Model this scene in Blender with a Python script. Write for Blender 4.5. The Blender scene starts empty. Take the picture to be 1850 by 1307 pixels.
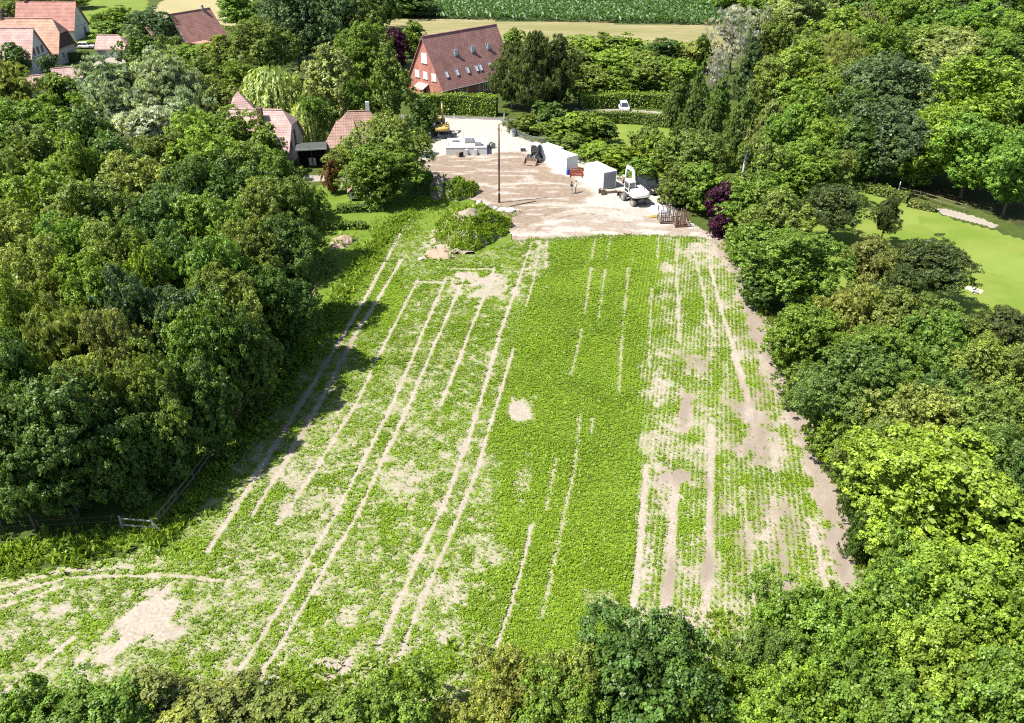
import bpy, bmesh, math, random
import numpy as np
from mathutils import Vector, Matrix

# ------------------------------------------------------------------ camera, sky, sun, exposure
SC = bpy.context.scene
CAM_H, PITCH, FPX = 40.0, math.radians(32.0), 1440.0
cam = bpy.data.cameras.new('camera'); cam.sensor_width = 36.0; cam.lens = 36.0*FPX/1850.0
cam.clip_end = 6000; cam.clip_start = 0.5
camo = bpy.data.objects.new('camera', cam); SC.collection.objects.link(camo)
camo.location = (0, 0, CAM_H); camo.rotation_euler = (math.pi/2-PITCH, 0, 0)
SC.camera = camo
SUN_EL, SUN_AZ = math.radians(57), math.radians(-106)      # azimuth from +Y, negative = left
world = bpy.data.worlds.new('World'); SC.world = world; world.use_nodes = True
wn = world.node_tree.nodes; wl = world.node_tree.links
sky = wn.new('ShaderNodeTexSky'); sky.sky_type = 'NISHITA'; sky.sun_disc = False
sky.sun_elevation = SUN_EL; sky.sun_rotation = SUN_AZ
wl.new(sky.outputs[0], wn['Background'].inputs[0]); wn['Background'].inputs[1].default_value = 0.085
sd = bpy.data.lights.new('sun', 'SUN'); sd.energy = 5.0; sd.angle = math.radians(0.5); sd.color = (1.0, 0.955, 0.88)
sun = bpy.data.objects.new('sun', sd); SC.collection.objects.link(sun)
sdir = Vector((math.sin(SUN_AZ)*math.cos(SUN_EL), math.cos(SUN_AZ)*math.cos(SUN_EL), math.sin(SUN_EL)))
sun.rotation_euler = sdir.to_track_quat('Z', 'Y').to_euler(); sun.location = (-60, 60, 90)
SC.view_settings.view_transform = 'Standard'; SC.view_settings.look = 'None'
SC.view_settings.exposure = 1.34; SC.view_settings.gamma = 1.0
SC.render.engine = 'CYCLES'
SC.cycles.max_bounces = 5; SC.cycles.diffuse_bounces = 3; SC.cycles.glossy_bounces = 2
SC.cycles.transmission_bounces = 3; SC.cycles.transparent_max_bounces = 4
SC.cycles.filter_width = 1.1; SC.cycles.use_denoising = False; SC.cycles.denoiser = 'OPENIMAGEDENOISE'; SC.cycles.denoising_input_passes = 'RGB_ALBEDO_NORMAL'

C = SC.collection
RNG = np.random.default_rng(7)
random.seed(7)

# ------------------------------------------------------------------ survey: picture measurements to places on flat ground
cp, sp = math.cos(PITCH), math.sin(PITCH)
def PZ(px, py, z=0.0):
    u = (px-925.0)/FPX; v = (py-653.5)/FPX
    dx, dy, dz = u, cp - v*sp, -sp - v*cp
    t = (CAM_H-z)/(-dz)
    return (dx*t, dy*t)
def P(px, py): return PZ(px, py, 0.0)
def project(x, y, z=0.0):
    rz = z-CAM_H
    zc = y*cp - rz*sp
    return 925.0+FPX*x/zc, 653.5+FPX*(-y*sp-rz*cp)/zc
def scale_at(px, py, z):
    x, y = PZ(px, py, z)
    return FPX/(y*cp-(z-CAM_H)*sp)

# ------------------------------------------------------------------ numpy noise and polygon helpers
_perm = np.random.default_rng(3).random((256, 256))
def vnoise(x, y, s=1.0, off=0.0):
    x = np.asarray(x)/s+off*17.3+1000; y = np.asarray(y)/s+off*9.1+1000
    xi = np.floor(x).astype(int); yi = np.floor(y).astype(int)
    fx = x-xi; fy = y-yi; fx = fx*fx*(3-2*fx); fy = fy*fy*(3-2*fy)
    a = _perm[xi % 256, yi % 256]; b = _perm[(xi+1) % 256, yi % 256]
    c = _perm[xi % 256, (yi+1) % 256]; d = _perm[(xi+1) % 256, (yi+1) % 256]
    return (a*(1-fx)+b*fx)*(1-fy)+(c*(1-fx)+d*fx)*fy
def fnoise(x, y, s=1.0, off=0.0):
    return 0.55*vnoise(x, y, s, off)+0.3*vnoise(x, y, s/2.1, off+1)+0.15*vnoise(x, y, s/4.3, off+2)
def inpoly(x, y, poly):
    x = np.asarray(x); y = np.asarray(y); ins = np.zeros(x.shape, bool)
    n = len(poly)
    for i in range(n):
        x0, y0 = poly[i]; x1, y1 = poly[(i+1) % n]
        if y0 == y1: continue
        c = ((y0 > y) != (y1 > y)) & (x < (x1-x0)*(y-y0)/(y1-y0)+x0)
        ins ^= c
    return ins
def dseg(x, y, pl, closed=False):
    d = np.full(np.shape(x), 1e9)
    n = len(pl)
    for i in range(n if closed else n-1):
        ax, ay = pl[i]; bx, by = pl[(i+1) % n]
        L = (bx-ax)**2+(by-ay)**2+1e-9
        t = np.clip(((x-ax)*(bx-ax)+(y-ay)*(by-ay))/L, 0, 1)
        d = np.minimum(d, np.hypot(x-ax-t*(bx-ax), y-ay-t*(by-ay)))
    return d
def sstep(a, b, x):
    t = np.clip((x-a)/(b-a), 0, 1); return t*t*(3-2*t)
def PL(pts): return [P(*p) for p in pts]

# ------------------------------------------------------------------ materials
MATS = {}
def _mat(name):
    m = bpy.data.materials.new(name); m.use_nodes = True
    nt = m.node_tree; b = nt.nodes['Principled BSDF']
    return m, nt, nt.nodes, nt.links, b
def mat(name, col, rough=0.7, metal=0.0, spec=0.3, noise=0.12, nscale=3.0, bump=0.0):
    """plain painted / plain surface with slight uneven colour"""
    if name in MATS: return MATS[name]
    m, nt, N, L, b = _mat(name)
    b.inputs['Roughness'].default_value = rough; b.inputs['Metallic'].default_value = metal
    b.inputs['Specular IOR Level'].default_value = spec
    tc = N.new('ShaderNodeTexCoord'); n = N.new('ShaderNodeTexNoise'); n.inputs['Scale'].default_value = nscale
    n.inputs['Detail'].default_value = 4
    L.new(tc.outputs['Object'], n.inputs['Vector'])
    r = N.new('ShaderNodeMapRange'); r.inputs[1].default_value = 0.3; r.inputs[2].default_value = 0.7
    r.inputs[3].default_value = 1-noise; r.inputs[4].default_value = 1+noise
    L.new(n.outputs['Fac'], r.inputs[0])
    mx = N.new('ShaderNodeMix'); mx.data_type = 'RGBA'; mx.blend_type = 'MULTIPLY'; mx.inputs[0].default_value = 1
    mx.inputs[6].default_value = (*col, 1); L.new(r.outputs[0], mx.inputs[7])
    L.new(mx.outputs[2], b.inputs['Base Color'])
    if bump:
        bp = N.new('ShaderNodeBump'); bp.inputs['Strength'].default_value = bump; bp.inputs['Distance'].default_value = 0.05
        L.new(n.outputs['Fac'], bp.inputs['Height']); L.new(bp.outputs[0], b.inputs['Normal'])
    MATS[name] = m; return m
def ground_mat(name, cols, scales=(6.0, 0.7), bump=0.4, rough=0.95, stretch=(1, 1, 1), contrast=1.0):
    """natural ground: three colours mixed by two noises, in metres"""
    if name in MATS: return MATS[name]
    m, nt, N, L, b = _mat(name)
    b.inputs['Roughness'].default_value = rough; b.inputs['Specular IOR Level'].default_value = 0.1
    tc = N.new('ShaderNodeTexCoord'); mp = N.new('ShaderNodeMapping'); mp.inputs['Scale'].default_value = stretch
    L.new(tc.outputs['Object'], mp.inputs[0])
    n1 = N.new('ShaderNodeTexNoise'); n1.inputs['Scale'].default_value = 1/scales[0]; n1.inputs['Detail'].default_value = 6
    n2 = N.new('ShaderNodeTexNoise'); n2.inputs['Scale'].default_value = 1/scales[1]; n2.inputs['Detail'].default_value = 5
    n2.inputs['Roughness'].default_value = 0.7
    L.new(mp.outputs[0], n1.inputs[0]); L.new(mp.outputs[0], n2.inputs[0])
    def rng(src, lo, hi):
        r = N.new('ShaderNodeMapRange'); r.inputs[1].default_value = lo; r.inputs[2].default_value = hi; L.new(src, r.inputs[0]); return r.outputs[0]
    w = 0.18/contrast
    m1 = N.new('ShaderNodeMix'); m1.data_type = 'RGBA'; m1.inputs[6].default_value = (*cols[0], 1); m1.inputs[7].default_value = (*cols[1], 1)
    L.new(rng(n1.outputs['Fac'], 0.5-w, 0.5+w), m1.inputs[0])
    m2 = N.new('ShaderNodeMix'); m2.data_type = 'RGBA'; m2.inputs[7].default_value = (*cols[2], 1)
    L.new(rng(n2.outputs['Fac'], 0.52-w, 0.52+w*1.4), m2.inputs[0]); L.new(m1.outputs[2], m2.inputs[6])
    L.new(m2.outputs[2], b.inputs['Base Color'])
    bp = N.new('ShaderNodeBump'); bp.inputs['Strength'].default_value = bump; bp.inputs['Distance'].default_value = 0.085
    L.new(n2.outputs['Fac'], bp.inputs['Height']); L.new(bp.outputs[0], b.inputs['Normal'])
    MATS[name] = m; return m
def leaf_mat(name='leaf', transl=0.36, spec=0.3, rough=0.45, yellow=(1.2, 1.14, 0.6)):
    """foliage: colour set per object, varied per leaf by attributes v and h"""
    if name in MATS: return MATS[name]
    m, nt, N, L, b = _mat(name)
    oi = N.new('ShaderNodeObjectInfo')
    av = N.new('ShaderNodeAttribute'); av.attribute_name = 'v'
    ah = N.new('ShaderNodeAttribute'); ah.attribute_name = 'h'
    mx = N.new('ShaderNodeMix'); mx.data_type = 'RGBA'; mx.blend_type = 'MULTIPLY'; mx.inputs[0].default_value = 1
    L.new(oi.outputs['Color'], mx.inputs[6]); L.new(av.outputs['Fac'], mx.inputs[7])
    my = N.new('ShaderNodeMix'); my.data_type = 'RGBA'; my.blend_type = 'MULTIPLY'
    L.new(ah.outputs['Fac'], my.inputs[0]); L.new(mx.outputs[2], my.inputs[6]); my.inputs[7].default_value = (*yellow, 1)
    L.new(my.outputs[2], b.inputs['Base Color'])
    b.inputs['Roughness'].default_value = rough; b.inputs['Specular IOR Level'].default_value = spec
    tr = N.new('ShaderNodeBsdfTranslucent')
    mt = N.new('ShaderNodeMix'); mt.data_type = 'RGBA'; mt.blend_type = 'MULTIPLY'; mt.inputs[0].default_value = 1
    L.new(my.outputs[2], mt.inputs[6]); mt.inputs[7].default_value = (1.25, 1.3, 0.55, 1)
    L.new(mt.outputs[2], tr.inputs[0])
    ms = N.new('ShaderNodeMixShader'); ms.inputs[0].default_value = transl
    L.new(b.outputs[0], ms.inputs[1]); L.new(tr.outputs[0], ms.inputs[2])
    L.new(ms.outputs[0], N['Material Output'].inputs[0])
    MATS[name] = m; return m
LEAF = leaf_mat()
BARK = mat('bark', (0.11, 0.085, 0.06), 0.9, noise=0.35, nscale=6, bump=0.4)
PALEBARK = mat('pale_bark', (0.36, 0.31, 0.26), 0.9, noise=0.3, nscale=5, bump=0.3)

# ------------------------------------------------------------------ mesh helpers
def tag(o, label=None, cat=None, group=None, kind=None):
    if label: o['label'] = label
    if cat: o['category'] = cat
    if group: o['group'] = group
    if kind: o['kind'] = kind
    return o
def link(name, me, parent=None):
    o = bpy.data.objects.new(name, me); C.objects.link(o)
    if parent is not None: o.parent = parent
    return o
def thing(name, label, cat, loc=(0, 0, 0), rz=0.0, group=None):
    o = link(name, None); o.location = loc; o.rotation_euler = (0, 0, rz); o.empty_display_size = 0.5
    return tag(o, label, cat, group)
def quads_mesh(name, V, material, v=None, h=None):
    n = len(V); me = bpy.data.meshes.new(name)
    me.vertices.add(n*4); me.vertices.foreach_set('co', np.ascontiguousarray(V, dtype=np.float32).ravel())
    me.loops.add(n*4); me.loops.foreach_set('vertex_index', np.arange(n*4, dtype=np.int32))
    me.polygons.add(n); me.polygons.foreach_set('loop_start', np.arange(0, n*4, 4, dtype=np.int32))
    me.polygons.foreach_set('loop_total', np.full(n, 4, dtype=np.int32))
    me.materials.append(material)
    for nm, arr in (('v', v), ('h', h)):
        a = me.attributes.new(nm, 'FLOAT', 'FACE')
        a.data.foreach_set('value', (np.ones(n) if arr is None else arr).astype(np.float32))
    me.update(calc_edges=True); return me
def unit(a): return a/(np.linalg.norm(a, axis=-1, keepdims=True)+1e-9)
def leaf_quads(c, nrm, size, asp=0.6, fold=0.12, rng=RNG, tang=None):
    n = len(c)
    r = rng.normal(size=(n, 3)) if tang is None else tang+0.25*rng.normal(size=(n, 3))
    nrm = unit(nrm); t = unit(r-nrm*(r*nrm).sum(1, keepdims=True)); b = np.cross(nrm, t)
    s = np.broadcast_to(np.asarray(size, float), (n,))[:, None]
    asp = np.broadcast_to(np.asarray(asp, float), (n,))[:, None]
    f = nrm*s*fold
    V = np.empty((n, 4, 3))
    V[:, 0] = c-t*s*0.5; V[:, 2] = c+t*s*0.5
    V[:, 1] = c+b*s*asp*0.5+f+t*s*0.08; V[:, 3] = c-b*s*asp*0.5+f+t*s*0.08
    return V
class MB:
    def __init__(s): s.v = []; s.f = []; s.uv = {}
    def quad(s, *p):
        i = len(s.v); s.v += [tuple(q) for q in p]; s.f.append(tuple(range(i, i+len(p)))); return len(s.f)-1
    def box(s, x0, x1, y0, y1, z0, z1, rz=0, c=None):
        P8 = [(x0,y0,z0),(x1,y0,z0),(x1,y1,z0),(x0,y1,z0),(x0,y0,z1),(x1,y0,z1),(x1,y1,z1),(x0,y1,z1)]
        if rz:
            cx, cy = c or ((x0+x1)/2, (y0+y1)/2); ca, sa = math.cos(rz), math.sin(rz)
            P8 = [(cx+(x-cx)*ca-(y-cy)*sa, cy+(x-cx)*sa+(y-cy)*ca, z) for x, y, z in P8]
        s.hexa(P8); return s
    def hexa(s, P8):
        i = len(s.v); s.v += P8
        for q in ((3,2,1,0),(4,5,6,7),(0,1,5,4),(1,2,6,5),(2,3,7,6),(3,0,4,7)): s.f.append(tuple(i+k for k in q))
        return s
    def cbox(s, c, sz, R=None):
        hx, hy, hz = sz[0]/2, sz[1]/2, sz[2]/2
        P8 = [Vector(p) for p in [(-hx,-hy,-hz),(hx,-hy,-hz),(hx,hy,-hz),(-hx,hy,-hz),(-hx,-hy,hz),(hx,-hy,hz),(hx,hy,hz),(-hx,hy,hz)]]
        if R is not None: P8 = [R @ p for p in P8]
        s.hexa([tuple(p+Vector(c)) for p in P8]); return s
    def bar(s, a, b, w, h=None):
        a, b = Vector(a), Vector(b); d = b-a; h = h or w
        R = d.to_track_quat('X', 'Z').to_matrix()
        return s.cbox((a+b)/2, (d.length, w, h), R)
    def tube(s, pts, rad, n=8, cap=True):
        rings = []
        pts = [Vector(p) for p in pts]
        for k, p in enumerate(pts):
            d = (pts[min(k+1, len(pts)-1)]-pts[max(k-1, 0)]).normalized()
            q = d.to_track_quat('Z', 'Y').to_matrix(); r = rad[k] if hasattr(rad, '__len__') else rad
            i = len(s.v); s.v += [tuple(p+q @ Vector((r*math.cos(2*math.pi*j/n), r*math.sin(2*math.pi*j/n), 0))) for j in range(n)]
            rings.append(i)
        for a, b in zip(rings, rings[1:]):
            for j in range(n): s.f.append((a+j, a+(j+1) % n, b+(j+1) % n, b+j))
        if cap:
            s.f.append(tuple(rings[0]+j for j in reversed(range(n)))); s.f.append(tuple(rings[-1]+j for j in range(n)))
        return s
    def prism(s, poly, y0, y1):
        """polygon in x,z pushed from y0 to y1"""
        i = len(s.v); n = len(poly)
        s.v += [(x, y0, z) for x, z in poly]+[(x, y1, z) for x, z in poly]
        s.f.append(tuple(i+k for k in range(n))); s.f.append(tuple(i+n+k for k in reversed(range(n))))
        for k in range(n): s.f.append((i+(k+1) % n, i+k, i+n+k, i+n+(k+1) % n))
        return s
    def build(s, name, material, parent=None, bevel=0.0, smooth=False, seg=2):
        me = bpy.data.meshes.new(name); me.from_pydata([tuple(v) for v in s.v], [], s.f)
        me.materials.append(material); me.update()
        bm = bmesh.new(); bm.from_mesh(me); bmesh.ops.recalc_face_normals(bm, faces=bm.faces)
        if bevel: bmesh.ops.bevel(bm, geom=list(bm.edges), offset=bevel, segments=seg, affect='EDGES', clamp_overlap=True)
        bm.to_mesh(me); bm.free()
        if smooth: me.polygons.foreach_set('use_smooth', [True]*len(me.polygons))
        return link(name, me, parent)
def copy_tree(o, parent=None):
    c = o.copy(); C.objects.link(c); c.parent = parent
    for ch in list(o.children): copy_tree(ch, c)
    return c

# ------------------------------------------------------------------ the setting: ground sheets
def sheet(name, poly, res, z, material, warp=0.0, wscale=2.0, attrs=None, label=None, relief=0.0):
    xs = [p[0] for p in poly]; ys = [p[1] for p in poly]
    x0, x1, y0, y1 = min(xs)-warp, max(xs)+warp, min(ys)-warp, max(ys)+warp
    nx = int((x1-x0)/res)+1; ny = int((y1-y0)/res)+1
    gx, gy = np.meshgrid(x0+np.arange(nx+1)*res, y0+np.arange(ny+1)*res)
    cx, cy = np.meshgrid(x0+(np.arange(nx)+.5)*res, y0+(np.arange(ny)+.5)*res)
    wx = cx+(fnoise(cx, cy, wscale, 3)-.5)*2*warp; wy = cy+(fnoise(cx, cy, wscale, 8)-.5)*2*warp
    keep = inpoly(wx, wy, poly)
    jj, ii = np.nonzero(keep)
    idx = np.stack([jj*(nx+1)+ii, jj*(nx+1)+ii+1, (jj+1)*(nx+1)+ii+1, (jj+1)*(nx+1)+ii], 1)
    used, inv = np.unique(idx, return_inverse=True); inv = inv.reshape(idx.shape)
    X = gx.ravel()[used]; Y = gy.ravel()[used]
    Zr = z+relief*(fnoise(X, Y, 1.1, 5)-.3) if relief else np.full(X.shape, z)
    co = np.stack([X, Y, Zr], 1).astype(np.float32)
    n = len(idx); me = bpy.data.meshes.new(name)
    me.vertices.add(len(co)); me.vertices.foreach_set('co', co.ravel())
    me.loops.add(n*4); me.loops.foreach_set('vertex_index', inv.astype(np.int32).ravel())
    me.polygons.add(n); me.polygons.foreach_set('loop_start', np.arange(0, n*4, 4, dtype=np.int32))
    me.polygons.foreach_set('loop_total', np.full(n, 4, dtype=np.int32))
    if relief: me.polygons.foreach_set('use_smooth', [True]*n)
    me.materials.append(material)
    if attrs:
        for k, fn in attrs.items():
            a = me.attributes.new(k, 'FLOAT', 'POINT'); a.data.foreach_set('value', fn(X, Y).astype(np.float32))
    me.update(calc_edges=True)
    o = link(name, me); o['kind'] = 'structure'
    if label: o['label'] = label
    return o

G_base = ground_mat('rough_grass', [(0.042, 0.062, 0.012), (0.075, 0.095, 0.02), (0.030, 0.046, 0.010)], (9, 0.8))
G_lawn = ground_mat('lawn', [(0.08, 0.135, 0.014), (0.125, 0.165, 0.026), (0.065, 0.11, 0.012)], (3, 0.35), bump=0.5, contrast=1.2)
G_golf = ground_mat('golf_grass', [(0.098, 0.15, 0.02), (0.15, 0.18, 0.038), (0.115, 0.155, 0.024)], (4, 0.4), bump=0.3, contrast=1.3)
G_green = ground_mat('putting_grass', [(0.125, 0.175, 0.03), (0.155, 0.19, 0.045), (0.13, 0.175, 0.03)], (3, 0.6), bump=0.05)
G_stub = ground_mat('stubble', [(0.16, 0.15, 0.062), (0.25, 0.20, 0.12), (0.13, 0.135, 0.045)], (9, 1.6), stretch=(0.22, 1, 1), contrast=1.4)
G_dry = ground_mat('dry_grass', [(0.25, 0.21, 0.115), (0.29, 0.235, 0.135), (0.19, 0.18, 0.075)], (12, 2))
G_mead = ground_mat('meadow', [(0.11, 0.155, 0.022), (0.155, 0.175, 0.04), (0.085, 0.13, 0.018)], (10, 1.2))
G_maize = ground_mat('maize_soil', [(0.05, 0.075, 0.025), (0.06, 0.08, 0.025), (0.045, 0.07, 0.02)], (6, 1))
G_road = ground_mat('asphalt', [(0.115, 0.105, 0.105), (0.15, 0.14, 0.135), (0.10, 0.095, 0.095)], (5, 0.4), bump=0.1)
G_path = ground_mat('gravel_path', [(0.24, 0.21, 0.18), (0.28, 0.25, 0.21), (0.19, 0.17, 0.14)], (3, 0.4), bump=0.2)
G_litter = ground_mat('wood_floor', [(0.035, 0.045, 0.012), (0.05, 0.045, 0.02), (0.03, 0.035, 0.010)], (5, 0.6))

mb = MB(); mb.quad((-900, -60, 0), (900, -60, 0), (900, 2600, 0), (-900, 2600, 0))
g = mb.build('ground', G_base); g['kind'] = 'structure'; g['label'] = 'rough grass ground under and between everything'
sheet('maize_field', [(-60, 262), (-38, 262), (95, 243), (118, 240), (150, 420), (150, 900), (-160, 900), (-80, 300)], 5.0, 0.02, G_maize)
sheet('stubble_field', PL([(640, 70), (690, 30), (780, 10), (1310, 30), (1320, 95), (1000, 90), (760, 100)]), 1.0, 0.012, G_stub, 0.8, 5)
sheet('dry_field', PL([(255, 32), (290, 6), (330, -12), (460, -14), (455, 20), (430, 48), (330, 40)]), 1.0, 0.014, G_dry, 1.0, 5)
sheet('meadow', PL([(120, 60), (140, -6), (270, -6), (258, 40), (240, 70), (170, 85)]), 1.0, 0.010, G_mead, 1.0, 5)
sheet('road', PL([(690, 214), (690, 206), (760, 208), (905, 213), (1010, 222), (1010, 229), (905, 219), (760, 215)]), 0.5, 0.014, G_road, 0.05)
sheet('lane', PL([(100, 124), (150, 120), (185, 108), (235, 95), (255, 80), (262, 88), (240, 108), (190, 126), (150, 146), (110, 150), (85, 140)]), 0.5, 0.016, G_path, 0.3)
sheet('lane', PL([(1040, 196), (1130, 198), (1260, 206), (1260, 211), (1130, 203), (1040, 201)]), 0.5, 0.016, G_path, 0.1)
sheet('hedge_lawn', PL([(1040, 240), (1085, 222), (1140, 222), (1215, 232), (1215, 260), (1160, 285), (1120, 290), (1060, 262)]), 0.5, 0.012, G_golf, 0.4)
sheet('garden_lawn', PL([(548, 345), (590, 330), (650, 360), (700, 378), (690, 410), (650, 450), (600, 500), (560, 505), (540, 430)]), 0.3, 0.012, G_lawn, 0.4)
sheet('garden_path', PL([(542, 330), (548, 318), (600, 316), (640, 320), (640, 326), (580, 328)]), 0.3, 0.016, G_path, 0.2)
sheet('golf_fairway', PL([(1380, 330), (1500, 322), (1560, 338), (1640, 362), (1700, 388), (1770, 412), (1960, 462), (1960, 700), (1600, 640), (1480, 520)]), 0.8, 0.012, G_golf, 0.6, 4)
sheet('putting_green', PL([(1735, 462), (1760, 450), (1815, 455), (1870, 470), (1930, 490), (1940, 515), (1880, 512), (1800, 500), (1750, 482)]), 0.3, 0.018, G_green, 0.9, 1.6)
sheet('putting_green', PL([(1600, 378), (1640, 380), (1668, 392), (1660, 405), (1620, 410), (1590, 400)]), 0.3, 0.018, G_green, 0.9, 1.6)
sheet('gravel_path', PL([(1680, 375), (1715, 379), (1760, 391), (1800, 406), (1795, 413), (1750, 401), (1705, 389)]), 0.4, 0.02, G_path, 0.3)
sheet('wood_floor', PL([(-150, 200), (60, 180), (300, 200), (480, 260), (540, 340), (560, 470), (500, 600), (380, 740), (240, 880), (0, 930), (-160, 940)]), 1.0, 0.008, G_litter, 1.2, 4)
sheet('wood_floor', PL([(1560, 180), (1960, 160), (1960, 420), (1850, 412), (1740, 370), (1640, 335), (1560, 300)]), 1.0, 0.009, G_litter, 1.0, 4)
sheet('grass_margin', PL([(640, 330), (760, 325), (800, 340), (870, 372), (920, 405), (925, 440), (860, 470), (760, 440), (690, 455), (620, 530), (560, 630), (480, 745), (400, 860), (330, 945), (250, 985), (60, 1010), (-60, 1015), (-60, 985), (200, 955), (300, 900), (370, 800), (460, 680), (540, 550), (600, 480), (655, 400)]), 0.4, 0.011, G_lawn, 0.8, 2.0, label='sunny grass strip between the wood, the garden and the field')
sheet('sand_bunker', PL([(1738, 517), (1752, 516), (1775, 526), (1778, 533), (1762, 532)]), 0.25, 0.02, ground_mat('sand', [(.36, .33, .27), (.40, .37, .31), (.33, .30, .25)], (2, .4)), 0.5, 1.0)
# ------------------------------------------------------------------ the crop field and its bare wheel tracks
FIELD = PL([(742, 398), (690, 445), (640, 505), (585, 600), (520, 705), (452, 800), (385, 885), (318, 962), (240, 1005), (110, 1025), (-60, 1050), (-320, 1090), (-420, 1420),
            (500, 1480), (1650, 1480), (1590, 1180), (1556, 1050), (1535, 930), (1490, 810), (1432, 690), (1392, 590), (1345, 495), (1308, 432), (1190, 425), (1080, 427), (925, 436), (880, 452), (800, 440)])
TRAM = [([(735,400),(660,540),(600,640),(545,730),(506,793),(440,898),(376,997)], .30),
 ([(725,470),(681,545),(640,609),(594,700),(543,788),(500,860),(455,932)], .30),
 ([(755,504),(728,558),(681,649),(644,730),(600,800),(560,865),(515,930)], .22),
 ([(805,504),(765,598),(741,656),(701,747),(642,860),(604,933),(551,1024),(502,1104),(423,1229)], .24),
 ([(841,497),(802,585),(768,662),(735,740),(681,854),(642,937),(589,1024),(544,1104),(472,1221)], .24),
 ([(893,484),(883,518),(849,598),(822,669),(795,733)], .26),
 ([(940,501),(903,602),(879,689),(849,784),(822,858),(809,896),(759,1002),(722,1085),(684,1168)], .25),
 ([(927,632),(900,723),(879,790),(859,858),(809,979),(763,1081),(722,1187)], .22),
 ([(964,504),(950,555)], .16), ([(1068,484),(1055,568)], .18), ([(1051,595),(1031,679)], .2), ([(1048,747),(1038,848),(1024,907),(1002,1009),(979,1115)], .17),
 ([(1005,831),(986,922)], .17), ([(960,949),(945,1017),(918,1111),(896,1168)], .22), ([(1093,487),(1081,575)], .17), ([(1135,484),(1122,622),(1118,713)], .17),
 ([(1070,757),(1068,784)], .15), ([(1177,521),(1172,662)], .13), ([(1252,454),(1265,504),(1279,571),(1292,608)], .24),
 ([(1282,480),(1296,538),(1326,635),(1356,733)], .26), ([(1223,437),(1222,504),(1228,622)], .24), ([(1285,770),(1283,820),(1279,1036),(1273,1150)], .36),
 ([(1219,876),(1212,980),(1201,1115)], .42), ([(1167,842),(1158,960),(1145,1100)], .34), ([(1340,880),(1355,1000),(1360,1090)], .2), ([(1395,900),(1425,1060)], .22),
 ([(1345,505),(1358,560),(1376,610),(1392,660)], .75), ([(1326,640),(1350,720),(1372,800)], .45), ([(1300,445),(1335,490)], .9),
 ([(1430,720),(1465,800),(1492,875),(1520,950),(1545,1050),(1556,1120)], .62), ([(1460,940),(1478,990),(1490,1060)], .25),
 ([(0,1080),(120,1045),(300,1040),(400,1050)], .22), ([(0,1062),(110,1034),(240,1026)], .2), ([(-20,1270),(60,1215),(130,1155)], .24), ([(-60,1110),(30,1090),(110,1062)], .2),
 ([(1075,430),(1068,470)], .13), ([(1103,428),(1095,470)], .13), ([(1190,428),(1187,470)], .14), ([(1145,455),(1140,480)], .1),
 ([(960,440),(940,500)], .16), ([(975,440),(965,500)], .16), ([(988,438),(985,490)], .14), ([(755,510),(800,512)], .3), ([(820,487),(893,487)], .28)]
TRAMW = [(PL(p), w) for p, w in TRAM]
BARE = [(937,742,24,31,1.0),(605,1208,30,22,.95),(808,1157,17,14,.8),(945,872,22,38,.55),(880,522,52,26,.75),(850,500,40,12,.8),(1085,1085,30,26,.5),(890,1000,40,40,.35),
        (815,1065,28,28,.45),(560,900,60,45,.45),(525,850,55,40,.35),(120,1100,42,14,.9),(95,1115,30,12,.6),(800,430,25,30,.8),(780,455,30,14,.7),(1205,482,14,10,.6),
        (1200,890,26,30,.55),(1185,800,32,36,.55),(1270,800,34,50,.35),(1250,655,36,20,.75),(1238,738,15,32,.9),(1368,790,38,52,.75),(1220,856,28,20,.85),(1345,750,26,30,.6),
        (1495,885,17,40,1.0),(1310,700,12,40,.5),(640,1120,35,25,.35),(730,880,38,45,.25),(970,470,26,32,.55),(720,860,30,50,.25),(1190,700,26,30,.4),(1255,455,26,16,.55),(1300,455,25,25,.75)]
BIGBARE = PL([(262,1068),(300,1060),(336,1090),(322,1135),(262,1172),(190,1218),(130,1222),(165,1180),(215,1120)])
LUSH = [(640,470,60,50),(600,560,40,40),(340,995,60,26),(560,1110,30,30),(180,1120,30,40),(250,1090,12,30),(700,950,16,60),(1255,560,26,40),(1255,790,18,16),(1240,950,26,16),(1310,985,20,14),(1315,945,22,14),(1430,860,22,30),(1360,500,22,30),(1310,830,20,20),(880,1110,60,40),(700,540,40,60),(1300,690,12,26),(1440,800,20,30)]
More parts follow.
